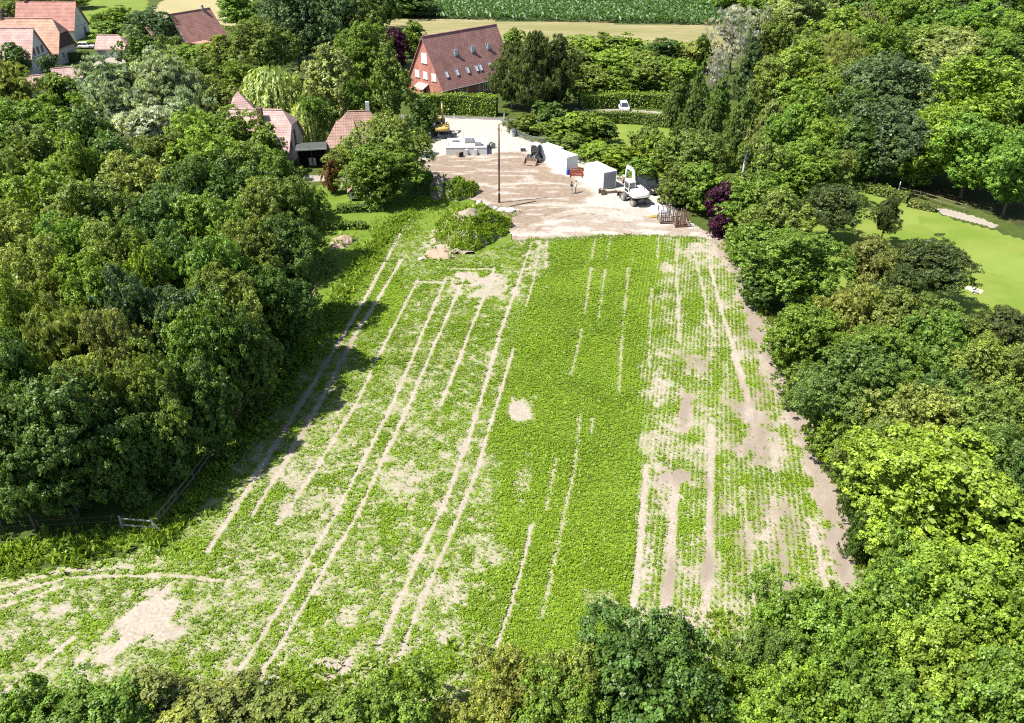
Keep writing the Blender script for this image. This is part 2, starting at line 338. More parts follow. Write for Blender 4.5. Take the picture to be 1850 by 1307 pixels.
def field_cover(x, y):
    px, py = project(x, y)
    s = FPX/(y*cp+CAM_H*sp)
    xl = np.interp(py, [430, 504, 555, 632, 723, 790, 858, 979, 1081, 1187, 1400], [985, 962, 948, 927, 900, 885, 900, 905, 900, 880, 800])
    xr = np.interp(py, [430, 520, 700, 850, 950, 1100, 1300], [1200, 1192, 1160, 1165, 1158, 1140, 1120])
    n1 = fnoise((x-.22*y)*1.25, y*.8, 1.3, 11); n2 = fnoise(x, y, 5.5, 12); n3 = fnoise(x, y, 0.62, 13)
    left = 0.80+0.5*(n1-.5)+0.45*(n2-.5)+1.5*(n3-.5)+0.22*sstep(760, 560, py)
    left = left-0.12*sstep(950, 1150, py)*sstep(500, 200, px)
    cen = 1.2+0.3*(n1-.5)
    rows = 0.5+0.5*np.cos(2*math.pi*(x-0.22*y)/0.38)
    bands = 0.6*vnoise((x-.22*y)*0.9, y, 1.9, 14)+0.4*vnoise((x-.22*y)*1.6, y*.35, 1.9, 16)
    right = 0.66+1.15*(bands-.5)+0.7*(n1-.5)+0.4*(n2-.5)+0.45*(rows-.5)+1.0*(n3-.5)+0.18*sstep(640, 480, py)
    j = (fnoise(x, y, 2.2, 15)-.5)*70
    t1 = sstep(-18, 18, px+j*0.5-xl); t2 = sstep(-22, 22, px+j-xr)
    c = left*(1-t1)+cen*t1*(1-t2)+right*t2
    for (cx, cy, rx, ry) in LUSH:
        d = np.hypot((px-cx)/rx, (py-cy)/ry); c = c+0.6*(1-sstep(.5, 1.15, d+(n1-.5)))
    for (cx, cy, rx, ry, a) in BARE:
        d = np.hypot((px-cx)/rx, (py-cy)/ry)+(n1-.5)*1.5+(n3-.5)*1.1; c = c*(1-a*(1-sstep(.6, 1.15, d)))
    inside = inpoly(x, y, BIGBARE); dd = dseg(x, y, BIGBARE, True)*np.where(inside, -1, 1)+(n1-.5)*2.6+(n3-.5)*1.6
    c = c*(1-0.97*(1-sstep(-.5, .6, dd)))
    for pl, w in TRAMW:
        xs = [p[0] for p in pl]; ys = [p[1] for p in pl]
        k = (x > min(xs)-2) & (x < max(xs)+2) & (y > min(ys)-2) & (y < max(ys)+2)
        if not k.any(): continue
        d = dseg(x[k], y[k], pl)+(n3[k]-.5)*0.14+(n1[k]-.5)*0.08; w = w*.82
        st = .72 if pl[0][0] > 3 and w < .2 else .97
        c[k] = c[k]*(1-st*(1-sstep(w*.55, w*1.35, d)))
    c = c*sstep(.5, 2.0, dseg(x, y, EDGE)+1.6*(n1-.5)+1.4*(n3-.5))
    return np.clip(c, 0, 1.2)
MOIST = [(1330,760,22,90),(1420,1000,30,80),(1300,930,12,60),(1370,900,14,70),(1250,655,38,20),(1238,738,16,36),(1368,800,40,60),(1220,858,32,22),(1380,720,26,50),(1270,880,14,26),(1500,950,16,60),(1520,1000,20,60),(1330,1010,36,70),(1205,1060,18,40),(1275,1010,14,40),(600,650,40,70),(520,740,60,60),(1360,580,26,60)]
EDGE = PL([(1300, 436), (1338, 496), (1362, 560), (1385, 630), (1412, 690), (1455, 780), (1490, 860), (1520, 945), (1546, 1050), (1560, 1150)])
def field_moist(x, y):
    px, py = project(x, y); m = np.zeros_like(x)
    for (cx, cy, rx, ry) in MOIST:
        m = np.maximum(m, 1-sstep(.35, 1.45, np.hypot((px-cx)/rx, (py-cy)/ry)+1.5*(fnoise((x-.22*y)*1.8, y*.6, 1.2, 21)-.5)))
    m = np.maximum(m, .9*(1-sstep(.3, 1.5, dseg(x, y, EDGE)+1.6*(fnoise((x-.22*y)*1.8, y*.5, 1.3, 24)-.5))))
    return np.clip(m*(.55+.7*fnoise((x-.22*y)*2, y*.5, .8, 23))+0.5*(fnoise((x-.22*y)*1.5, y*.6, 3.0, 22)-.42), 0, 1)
def soil_mat():
    m, nt, N, L, b = _mat('field_soil')
    b.inputs['Roughness'].default_value = 0.95; b.inputs['Specular IOR Level'].default_value = 0.08
    tc = N.new('ShaderNodeTexCoord')
    def noise(sc, det=5):
        n = N.new('ShaderNodeTexNoise'); n.inputs['Scale'].default_value = sc; n.inputs['Detail'].default_value = det; n.inputs['Roughness'].default_value = .65
        L.new(tc.outputs['Object'], n.inputs[0]); return n.outputs['Fac']
    n1 = noise(0.9); n2 = noise(5.0); n3 = noise(2.6, 6)
    def attr(k):
        a = N.new('ShaderNodeAttribute'); a.attribute_name = k; return a.outputs['Fac']
    def mix(f, a, c):
        q = N.new('ShaderNodeMix'); q.data_type = 'RGBA'
        L.new(f, q.inputs[0]) if not isinstance(f, float) else None
        if isinstance(f, float): q.inputs[0].default_value = f
        for k, s in ((6, a), (7, c)):
            if isinstance(s, tuple): q.inputs[k].default_value = (*s, 1)
            else: L.new(s, q.inputs[k])
        return q.outputs[2]
    def mr(s, lo, hi):
        r = N.new('ShaderNodeMapRange'); r.inputs[1].default_value = lo; r.inputs[2].default_value = hi; L.new(s, r.inputs[0]); return r.outputs[0]
    soil = mix(mr(n1, .35, .65), (0.21, 0.175, 0.138), (0.26, 0.222, 0.182))
    soil = mix(mr(n2, .42, .7), soil, (0.33, 0.293, 0.248))
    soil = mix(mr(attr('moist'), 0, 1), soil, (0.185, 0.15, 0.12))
    # thin film of small weeds between the plants
    f = N.new('ShaderNodeMath'); f.operation = 'MULTIPLY'; L.new(mr(attr('cover'), .08, .7), f.inputs[0]); L.new(mr(n3, .36, .60), f.inputs[1])
    f2 = N.new('ShaderNodeMath'); f2.operation = 'MAXIMUM'; L.new(f.outputs[0], f2.inputs[0]); L.new(mr(attr('cover'), .85, 1.12), f2.inputs[1])
    col = mix(f2.outputs[0], soil, (0.125, 0.18, 0.016))
    L.new(col, b.inputs['Base Color'])
    bp = N.new('ShaderNodeBump'); bp.inputs['Strength'].default_value = 0.5; bp.inputs['Distance'].default_value = 0.08
    L.new(n2, bp.inputs['Height']); L.new(bp.outputs[0], b.inputs['Normal'])
    return m
sheet('field_soil', FIELD, 0.28, 0.018, soil_mat(), 0.5, 2.5, {'cover': field_cover, 'moist': field_moist}, 'pale chalky soil of the striped crop field', relief=0.06)

def crop():
    rng = np.random.default_rng(21)
    xs = [p[0] for p in FIELD]; ys = [p[1] for p in FIELD]
    x0, x1, y0, y1 = max(min(xs), -62), max(xs), max(min(ys), 22), max(ys)
    n = int((x1-x0)*(y1-y0)*92)
    x = rng.uniform(x0, x1, n); y = rng.uniform(y0, y1, n)
    px, py = project(x, y)
    k = inpoly(x, y, FIELD) & (px > -60) & (px < 1910) & (py < 1400)
    x, y, px, py = x[k], y[k], px[k], py[k]
    # drilled rows 0.42 m apart show on the right-hand side
    rt = px > 1130
    xr = np.round((x-0.22*y)/0.38)*0.38+0.22*y+rng.normal(0, .075, len(x)); x = np.where(rt, xr, x)
    c = field_cover(x, y)
    keep = rng.random(len(x)) < np.clip(c, 0, 1)**1.6*(0.75+0.25*(y < 75))
    x, y, c, px = x[keep], y[keep], c[keep], px[keep]
    n = len(x); nl = 3
    size = (0.06+0.09*rng.random(n)**1.5)*(0.7+0.4*c)*(0.75+0.5*vnoise(x, y, 2.5, 37))*np.where(px > 1150, .85, 1.0)
    a0 = rng.uniform(0, 2*math.pi, n)
    V = []; vv = []; hh = []
    pv = 0.62+0.5*rng.random(n)+0.35*(fnoise(x, y, 3.5, 31)-.5)
    ph = np.clip(1.3*(fnoise(x, y, 4.5, 33)-.35)+0.35*rng.random(n), 0, 1)
    for k in range(nl):
        a = a0+k*2*math.pi/nl+rng.normal(0, .35, n)
        t = np.stack([np.cos(a), np.sin(a), rng.uniform(.15, .9, n)], 1); t = unit(t)
        cen = np.stack([x, y, np.full(n, .05)+size*.25], 1)+t*size[:, None]*.55
        nr = np.stack([-.45*np.cos(a), -.45*np.sin(a), np.full(n, 1.0)], 1)+.25*rng.normal(size=(n, 3))
        V.append(leaf_quads(cen, nr, size*rng.uniform(.8, 1.25, n), .62, .10, rng, tang=t)); vv.append(pv*rng.uniform(.8, 1.2, n)); hh.append(ph)
    V = np.concatenate(V); print('crop quads', len(V))
    me = quads_mesh('field_crop', V, LEAF, np.concatenate(vv), np.concatenate(hh))
    o = link('field_crop', me); o.color = (0.155, 0.25, 0.015, 1)
    tag(o, 'low green crop plants standing in stripes on the pale field', 'crop', kind='stuff')
crop()

# building site ground: white chalk with a brown-pink worked soil area
SITE = PL([(752, 330), (756, 285), (766, 245), (772, 222), (790, 214), (905, 218), (925, 240), (990, 264), (1060, 288), (1120, 310), (1200, 352), (1222, 378), (1255, 408), (1312, 434), (1190, 427), (930, 438), (918, 410), (880, 372), (800, 345)])
DIRT = PL([(758, 300), (770, 287), (805, 278), (870, 283), (905, 274), (945, 274), (975, 293), (1000, 310), (1030, 322), (1062, 340), (1078, 352), (1060, 366), (1010, 384), (985, 396), (950, 410), (925, 424), (905, 400), (870, 365), (800, 345), (755, 330)])
def dirt(x, y):
    ins = inpoly(x, y, DIRT); d = dseg(x, y, DIRT, True)*np.where(ins, 1, -1)
    px, py = project(x, y)
    streak = fnoise(x*0.30, y*1.25, 1.1, 41)
    v = sstep(-.7, .9, d+(fnoise(x, y, 2.2, 42)-.5)*2.2)*(1-0.75*sstep(.54, .75, streak))
    ar = np.hypot(x-P(1090, 452)[0], (y-P(1090, 452)[1])*0.8)          # wheel ruts swing round to the gate
    rut = (np.abs(ar-11.2) < .3)|(np.abs(ar-9.4) < .28)|(np.abs(ar-13.3) < .25)
    low = sstep(368, 395, py)*0.7*sstep(.42, .62, fnoise(x*.45, y, 1.4, 44))
    return np.clip(np.maximum(v, low)+0.45*rut*(py > 372)*(px < 1120)*(fnoise(x, y, 1.0, 48) > .4), 0, 1)
def site_mat():
    m, nt, N, L, b = _mat('site_ground')
    b.inputs['Roughness'].default_value = 0.95; b.inputs['Specular IOR Level'].default_value = 0.1
    tc = N.new('ShaderNodeTexCoord'); n = N.new('ShaderNodeTexNoise'); n.inputs['Scale'].default_value = 1.6; n.inputs['Detail'].default_value = 6; n.inputs['Roughness'].default_value = .7
    L.new(tc.outputs['Object'], n.inputs[0])
    a = N.new('ShaderNodeAttribute'); a.attribute_name = 'dirt'
    r = N.new('ShaderNodeMapRange'); r.inputs[1].default_value = .35; r.inputs[2].default_value = .68; L.new(n.outputs['Fac'], r.inputs[0])
    ch = N.new('ShaderNodeMix'); ch.data_type = 'RGBA'; ch.inputs[6].default_value = (0.255, 0.225, 0.185, 1); ch.inputs[7].default_value = (0.38, 0.355, 0.32, 1); L.new(r.outputs[0], ch.inputs[0])
    di = N.new('ShaderNodeMix'); di.data_type = 'RGBA'; di.inputs[6].default_value = (0.15, 0.11, 0.082, 1); di.inputs[7].default_value = (0.225, 0.175, 0.132, 1); L.new(r.outputs[0], di.inputs[0])
    q = N.new('ShaderNodeMix'); q.data_type = 'RGBA'; L.new(a.outputs['Fac'], q.inputs[0]); L.new(ch.outputs[2], q.inputs[6]); L.new(di.outputs[2], q.inputs[7])
    L.new(q.outputs[2], b.inputs['Base Color'])
    bp = N.new('ShaderNodeBump'); bp.inputs['Strength'].default_value = 0.6; bp.inputs['Distance'].default_value = 0.12
    L.new(n.outputs['Fac'], bp.inputs['Height']); L.new(bp.outputs[0], b.inputs['Normal'])
    return m
sheet('building_site_ground', SITE, 0.22, 0.03, site_mat(), 0.4, 2.0, {'dirt': dirt}, 'white chalk yard with brown worked soil of the building site', relief=0.10)

# ------------------------------------------------------------------ trees
def prof_round(z): return np.clip(1-np.abs(z)**2.3, 0, 1)**(1/2.3)
def prof_cone(z):
    t = (z+1)/2; return (1-t)**0.72*np.clip(t*5+.25, 0, 1)
def prof_egg(z):
    t = (z+1)/2; return np.clip(np.sin(math.pi*np.clip(t, 0, 1)**0.72), 0, 1)**0.75
def prof_dome(z): return np.where(z < -.25, 0.80+0.16*(z+1), np.clip(1-((z+.25)/1.25)**2, 0, 1)**.5)
def gen_crown(seed, prof, nl, lr, leaf, N, asp=0.62, flat=0.85, up=0.35, core=0.10, zlo=-0.8, spread=0.55, updir=False, nsub=10, uneven=.32):
    """lobes on the crown's envelope, leaf sprays on every lobe, leaves in every spray"""
    rng = np.random.default_rng(seed)
    z = zlo+(0.97-zlo)*((np.arange(nl)+rng.random(nl))/nl)
    w = prof(z)+.1
    z = rng.choice(z, nl, p=w/w.sum())
    z = np.clip(z+rng.normal(0, .05, nl), zlo, .97)
    a = np.arange(nl)*2.39996+rng.normal(0, .3, nl)
    lrr = lr*rng.uniform(.55, 1.4, nl)
    ph = rng.uniform(0, 6.28, 4)
    env = 1+uneven*(np.sin(2*a+ph[0]+2*z)*.5+np.sin(3*a+ph[1]-3*z)*.5+.5*np.sin(5*a+ph[2]))
    r = np.maximum(prof(z)*env-lrr*.75, 0)*rng.uniform(.80, 1.08, nl)
    inner = rng.random(nl) < .15; r = np.where(inner, r*.55, r)
    zz = z*(1-lr*.4)*(1+uneven*.5*np.sin(a+ph[3]))
    lc = np.stack([r*np.cos(a), r*np.sin(a), zz], 1)
    ns = nl*nsub; lb = np.repeat(np.arange(nl), nsub)
    out = unit(lc[lb]*[1, 1, .7]+1e-6)
    sd_ = unit(rng.normal(size=(ns, 3))+out*.7+np.array([0, 0, up]))
    sr = lrr[lb]*rng.uniform(.62, 1.12, ns)
    sc = lc[lb]+sd_*sr[:, None]*np.array([1, 1, flat])
    ss = lrr[lb]*rng.uniform(.22, .42, ns)
    wl_ = ss**2; li = rng.choice(ns, N, p=wl_/wl_.sum())
    d = unit(rng.normal(size=(N, 3))+sd_[li]*.6+np.array([0, 0, .35]))
    c = sc[li]+d*(ss[li]*(.25+.8*rng.random(N)))[:, None]*np.array([1, 1, .72])
    nr = unit(d*.7+sd_[li]*.5+spread*rng.normal(size=(N, 3))+np.array([0, 0, .4]))
    tang = None
    if updir: tang = np.broadcast_to(np.array([0, 0, 1.0]), (N, 3))+.5*d; nr = unit(sd_[li]*[1, 1, .5]+.5*rng.normal(size=(N, 3)))
    V = leaf_quads(c, nr, leaf*rng.uniform(.65, 1.35, N), asp, .14, rng, tang)
    lv = (rng.uniform(.82, 1.2, nl)[lb]*rng.uniform(.72, 1.32, ns))[li]
    v = lv*rng.uniform(.72, 1.28, N); h = np.clip((rng.uniform(-.3, .5, nl)[lb]+rng.normal(0, .25, ns))[li]+rng.normal(0, .15, N), 0, 1)
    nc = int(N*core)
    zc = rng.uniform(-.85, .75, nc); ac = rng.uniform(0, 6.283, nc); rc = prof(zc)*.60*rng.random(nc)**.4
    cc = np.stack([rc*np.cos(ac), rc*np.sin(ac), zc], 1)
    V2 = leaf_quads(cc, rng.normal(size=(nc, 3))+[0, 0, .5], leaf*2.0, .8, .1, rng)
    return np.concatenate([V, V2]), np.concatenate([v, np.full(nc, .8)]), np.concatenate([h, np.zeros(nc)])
def gen_weep(seed):
    rng = np.random.default_rng(seed); V = []
    ns = 900
    z = rng.uniform(-.1, .95, ns); a = rng.uniform(0, 6.283, ns); R = prof_dome(z)*rng.uniform(.55, 1.0, ns)
    cl = np.round(a*4)/4; a = a*.35+cl*.65+rng.normal(0, .05, ns)
    p = np.stack([R*np.cos(a), R*np.sin(a), z], 1); vs = []
    out = np.stack([np.cos(a), np.sin(a), np.zeros(ns)], 1)
    L = rng.uniform(.6, 1.35, ns); seg = 9
    tone = rng.uniform(.65, 1.3, ns)
    for k in range(seg):
        q = p+out*(.10*math.sin(k/seg*1.6))+np.array([0, 0, -1])*(L*(k/seg))[:, None]
        k_ = q[:, 2] > -1.0
        t = np.broadcast_to(np.array([0, 0, -1.0]), (ns, 3))+out*.25*(1-k/seg)
        c = q+rng.normal(0, .018, (ns, 3))
        V.append(leaf_quads(c[k_], (out+.45*rng.normal(size=(ns, 3))+[0, 0, .4])[k_], (L/seg*1.7)[k_], .30, .05, rng, tang=t[k_])); vs.append((tone*rng.uniform(.8, 1.2, ns))[k_])
    V = np.concatenate(V); return V, np.concatenate(vs), np.full(len(V), .3)
CROWNS = {}
def add_kind(k, variants, fn):
    L = []
    for i in range(variants):
        V, v, h = fn(i); L.append(quads_mesh('crown', V, LEAF, v, h))
    CROWNS[k] = L
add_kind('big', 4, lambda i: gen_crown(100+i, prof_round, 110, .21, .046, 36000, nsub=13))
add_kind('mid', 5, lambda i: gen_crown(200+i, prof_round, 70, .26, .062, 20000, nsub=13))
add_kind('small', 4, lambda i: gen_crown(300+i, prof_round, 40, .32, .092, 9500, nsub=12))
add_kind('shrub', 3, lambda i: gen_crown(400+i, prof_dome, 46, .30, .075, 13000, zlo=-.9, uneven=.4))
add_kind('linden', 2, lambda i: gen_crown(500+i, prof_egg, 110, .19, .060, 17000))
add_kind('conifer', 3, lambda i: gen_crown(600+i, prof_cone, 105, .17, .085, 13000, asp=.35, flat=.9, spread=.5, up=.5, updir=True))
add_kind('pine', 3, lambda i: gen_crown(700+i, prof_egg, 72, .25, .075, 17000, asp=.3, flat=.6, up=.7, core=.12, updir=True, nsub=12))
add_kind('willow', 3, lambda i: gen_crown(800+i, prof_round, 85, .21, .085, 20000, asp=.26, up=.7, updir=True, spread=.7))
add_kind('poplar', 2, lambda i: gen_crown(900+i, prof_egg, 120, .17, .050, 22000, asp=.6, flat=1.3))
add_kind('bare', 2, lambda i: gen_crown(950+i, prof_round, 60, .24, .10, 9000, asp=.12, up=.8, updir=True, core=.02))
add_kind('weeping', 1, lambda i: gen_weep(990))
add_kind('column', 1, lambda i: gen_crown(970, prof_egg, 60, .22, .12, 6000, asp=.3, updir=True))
def gen_trunk(seed, limbs=7, straight=False):
    rng = random.Random(seed); m = MB()
    pts = [(0, 0, -.02)]; x = y = 0
    for k in range(1, 6):
        if not straight: x += rng.uniform(-.03, .03); y += rng.uniform(-.03, .03)
        pts.append((x, y, k/5*1.0))
    m.tube(pts, [.055, .045, .04, .034, .026, .012], 7)
    for k in range(limbs):
        t = rng.uniform(.35, .85); a = k*2.4+rng.uniform(-.3, .3); i = int(t*5); b = Vector(pts[i]).lerp(Vector(pts[i+1]), t*5-i)
        L = rng.uniform(.45, .75); e = b+Vector((math.cos(a)*L, math.sin(a)*L, rng.uniform(.12, .32)))
        mid = b.lerp(e, .5)+Vector((0, 0, rng.uniform(-.03, .05)))
        m.tube([b, mid, e], [.022, .015, .005], 5)
    me = m.build('trunk', BARK).data
    o = bpy.data.objects[-1] if False else None
    return me
def _trunks():
    out = []
    for i in range(4):
        me = gen_trunk(i, 9 if i < 3 else 6, i == 3); out.append(me)
    for o in [o for o in C.objects if o.name.startswith('trunk')]: bpy.data.objects.remove(o)
    return out
TRUNKS = _trunks()
TRUNK_PALE = [m.copy() for m in TRUNKS]
for m_ in TRUNK_PALE: m_.materials[0] = PALEBARK
COL = dict(mid=(.13, .205, .026), bright=(.168, .248, .03), yellow=(.24, .275, .06), dark=(.086, .148, .03), olive=(.148, .198, .038), blue=(.090, .142, .058),
           silver=(.26, .31, .17), white=(.42, .46, .35), grey=(.34, .335, .30), purple=(.06, .012, .038), brown=(.175, .195, .052), pine=(.085, .112, .036),
           lime=(.18, .265, .03), fresh=(.135, .23, .034), pale=(.26, .32, .11), rust=(.17, .09, .045), weep=(.31, .38, .12), spruce=(.135, .195, .05))
CB = dict(big=.14, mid=.12, small=.08, shrub=.0, linden=.08, conifer=.04, pine=.30, willow=.1, poplar=.1, bare=.15, weeping=.05, column=.03)
NAMES = dict(shrub='shrub', conifer='conifer_tree', pine='pine_tree', willow='willow_tree', linden='linden_tree', weeping='weeping_willow', poplar='poplar_tree', bare='grey_tree', column='columnar_shrub')
_tc = 0
def T(px, top, wpx, h, kind, col, label, group=None, pale=False, cb=None, cat=None):
    global _tc
    _tc += 1; rng = random.Random(_tc*13+5)
    cbv = CB[kind] if cb is None else cb
    b = h*(1-cbv)/2; hc = h-b
    pyc = top+30
    for _ in range(12):
        s = scale_at(px, pyc, hc); R = wpx/2/s
        x, y = PZ(px, pyc, hc); th = math.atan2(CAM_H-hc, math.hypot(x, y))
        half = math.sqrt((b*math.cos(th))**2+(R*math.sin(th))**2)*s
        pyc = top+half
    nm = NAMES.get(kind, 'tree')
    c = 'shrub' if kind in ('shrub', 'column') else 'tree'
    root = thing(nm, label, cat or c, (x, y, 0), rng.uniform(0, 6.283), group)
    me = CROWNS[kind][_tc % len(CROWNS[kind])]
    o = link('crown', me, root); o.location = (0, 0, hc); o.scale = (R*rng.uniform(.94, 1.14), R*rng.uniform(.94, 1.14), b*rng.uniform(.96, 1.06)); o.rotation_euler = (rng.uniform(-.09, .09), rng.uniform(-.09, .09), 0)
    cc = COL[col]; j = rng.uniform(.88, 1.14); k = rng.uniform(.93, 1.08)
    o.color = (cc[0]*j*k, cc[1]*j, cc[2]*j, 1)
    tr = link('trunk', (TRUNK_PALE if pale else TRUNKS)[3 if kind in ('conifer', 'pine', 'poplar', 'column') else _tc % 3], root)
    tr.scale = (max(R, 1.2)*.95, max(R, 1.2)*.95, max(hc+b*.35, .5))
    return root
# --- wood on the left, back to front
GL = 'trees of the wood on the left'
for a in [
 (22, 118, 95, 11, 'willow', 'yellow', 'straw-green wispy tree at the left picture edge below the front house'),
 (105, 138, 66, 6.5, 'small', 'mid', 'small green tree between the two low tiled sheds'),
 (205, 108, 130, 13, 'willow', 'silver', 'silvery green willow on the left of the pale willow clump'),
 (300, 98, 130, 14, 'willow', 'silver', 'tallest silvery green willow in the middle of the pale clump'),
 (350, 122, 70, 12, 'willow', 'silver', 'narrower silvery willow on the right end of the pale clump'),
 (232, 152, 110, 11, 'willow', 'silver', 'silver green willow in front of the tallest willow'),
 (335, 165, 90, 10, 'willow', 'silver', 'dull silver willow just behind the near-white willow'),
 (270, 188, 118, 9.5, 'willow', 'white', 'near-white silver-leaved willow in front of the pale clump'),
 (395, 150, 90, 9, 'mid', 'olive', 'olive tree left of the turret roof'),
 (28, 186, 120, 11, 'mid', 'fresh', 'fresh green tree at the left edge under the wispy tree'),
 (108, 182, 115, 11, 'mid', 'bright', 'bright green tree in front of the low tiled shed'),
 (165, 208, 90, 10.5, 'mid', 'dark', 'dark green tree left of the near-white willow'),
 (355, 200, 100, 10, 'mid', 'bright', 'bright green tree right of the near-white willow'),
 (425, 205, 95, 9, 'mid', 'mid', 'green tree leaning over the pink house with chimney'),
 (478, 228, 80, 8, 'small', 'bright', 'bright green small tree covering the left of the pink roof'),
 (60, 236, 130, 11, 'mid', 'olive', 'olive tree near the left edge, second row of the wood'),
 (215, 255, 110, 11, 'mid', 'dark', 'dark tree below the near-white willow'),
 (290, 240, 110, 10.5, 'mid', 'olive', 'olive tree under the right end of the near-white willow'),
 (380, 245, 110, 10.5, 'mid', 'bright', 'yellow-green tree at the middle of the wood behind a dull tree'),
 (450, 262, 95, 9.5, 'mid', 'olive', 'olive tree next to the eaves of the pink house'),
 (8, 285, 90, 12, 'mid', 'olive', 'olive tree cut by the left picture edge beside a black gap'),
 (148, 262, 95, 12, 'mid', 'bright', 'bright leafy tree rising above a black gap in the wood'),
 (105, 305, 150, 12.5, 'big', 'bright', 'large yellow-green round tree in the upper left of the wood'),
 (255, 285, 125, 12, 'big', 'yellow', 'yellow-topped tree in the upper middle of the wood'),
 (345, 290, 120, 11.5, 'big', 'dark', 'dull dark tree in the middle of the wood'),
 (425, 300, 120, 11, 'mid', 'dark', 'dull green tree behind the right end of the wood'),
 (505, 285, 95, 9.5, 'mid', 'mid', 'green tree beside the dark carport at the wood edge'),
 (185, 335, 130, 12.5, 'big', 'olive', 'olive broad tree in front of the large yellow-green one'),
 (470, 335, 120, 11, 'big', 'olive', 'broad olive tree near the right end of the wood'),
 (535, 330, 100, 10, 'mid', 'olive', 'olive tree at the right corner of the wood by the garden'),
 (290, 345, 125, 12.5, 'big', 'dark', 'dark broad tree in the heart of the wood'),
 (390, 355, 130, 12, 'big', 'mid', 'mid-green broad tree right of the heart of the wood'),
 (35, 380, 140, 13, 'big', 'yellow', 'pale yellow-green tree at the left edge of the wood'),
 (140, 390, 120, 12.5, 'big', 'fresh', 'fresh green tree right of the pale yellow tree'),
 (230, 400, 120, 12.5, 'big', 'olive', 'olive-yellow tree in the middle left of the wood'),
 (525, 400, 120, 11, 'big', 'dark', 'dark tree with black gaps overhanging the garden lawn'),
 (455, 410, 120, 11.5, 'big', 'olive', 'olive tree behind the dark tree overhanging the lawn'),
 (330, 415, 125, 12.5, 'big', 'dark', 'dark green tree behind the small bright crown'),
 (85, 440, 130, 13, 'big', 'yellow', 'yellowish thin-leaved tree below the pale yellow one'),
 (400, 440, 110, 12, 'mid', 'fresh', 'fresh green crown in the right half of the wood'),
 (175, 465, 130, 12.5, 'big', 'mid', 'green tree left of the bright small crown'),
 (290, 442, 75, 12.5, 'small', 'bright', 'small bright green crown standing out in mid wood'),
 (505, 480, 110, 10.5, 'mid', 'dark', 'shaded dark tree above the fence of the lawn'),
 (425, 495, 130, 11.5, 'big', 'olive', 'olive tree above the bright maple'),
 (30, 500, 130, 13, 'big', 'bright', 'bright green tree at the left edge, lower half of the wood'),
 (245, 500, 110, 12.5, 'mid', 'blue', 'blue-green tree behind the brown-tipped tree'),
 (135, 540, 130, 12.5, 'willow', 'yellow', 'thin brownish-yellow tree with bare twigs'),
 (340, 510, 110, 12, 'mid', 'blue', 'bluish dark tree above a black gap'),
 (225, 560, 120, 12, 'big', 'brown', 'brown-tipped olive tree in the lower wood'),
 (365, 545, 140, 11.5, 'big', 'fresh', 'fresh green maple with broad leaves at the front of the wood'),
 (40, 590, 130, 12.5, 'big', 'dark', 'dark green tree at the left edge above the shaded front tree'),
 (455, 570, 90, 9.5, 'mid', 'dark', 'dark shaded tree right of the bright maple'),
 (175, 640, 120, 11.5, 'big', 'olive', 'yellow-tipped tree above the black shade of the wood'),
 (280, 630, 110, 11, 'big', 'olive', 'dull olive tree with scattered pale leaves at the wood front'),
 (90, 680, 190, 11.5, 'big', 'dark', 'large dark maple at the front left of the wood'),
 (15, 730, 120, 10.5, 'big', 'dark', 'dark tree cut by the left edge beside the front maple'),
 (375, 660, 100, 8.5, 'mid', 'dark', 'shaded tree low at the wood front near the fence'),
 (215, 740, 110, 8.5, 'mid', 'dark', 'shaded low tree right of the front maple'),
 (305, 735, 80, 7, 'small', 'dark', 'smallest shaded tree at the front of the wood'),
 (-30, 800, 130, 6.5, 'mid', 'dark', 'dark bushy tree below the front maple at the left edge'),
 (120, 822, 110, 4.5, 'small', 'dark', 'black-shaded bush under the front maple'),
]:
    T(*a, group=GL)

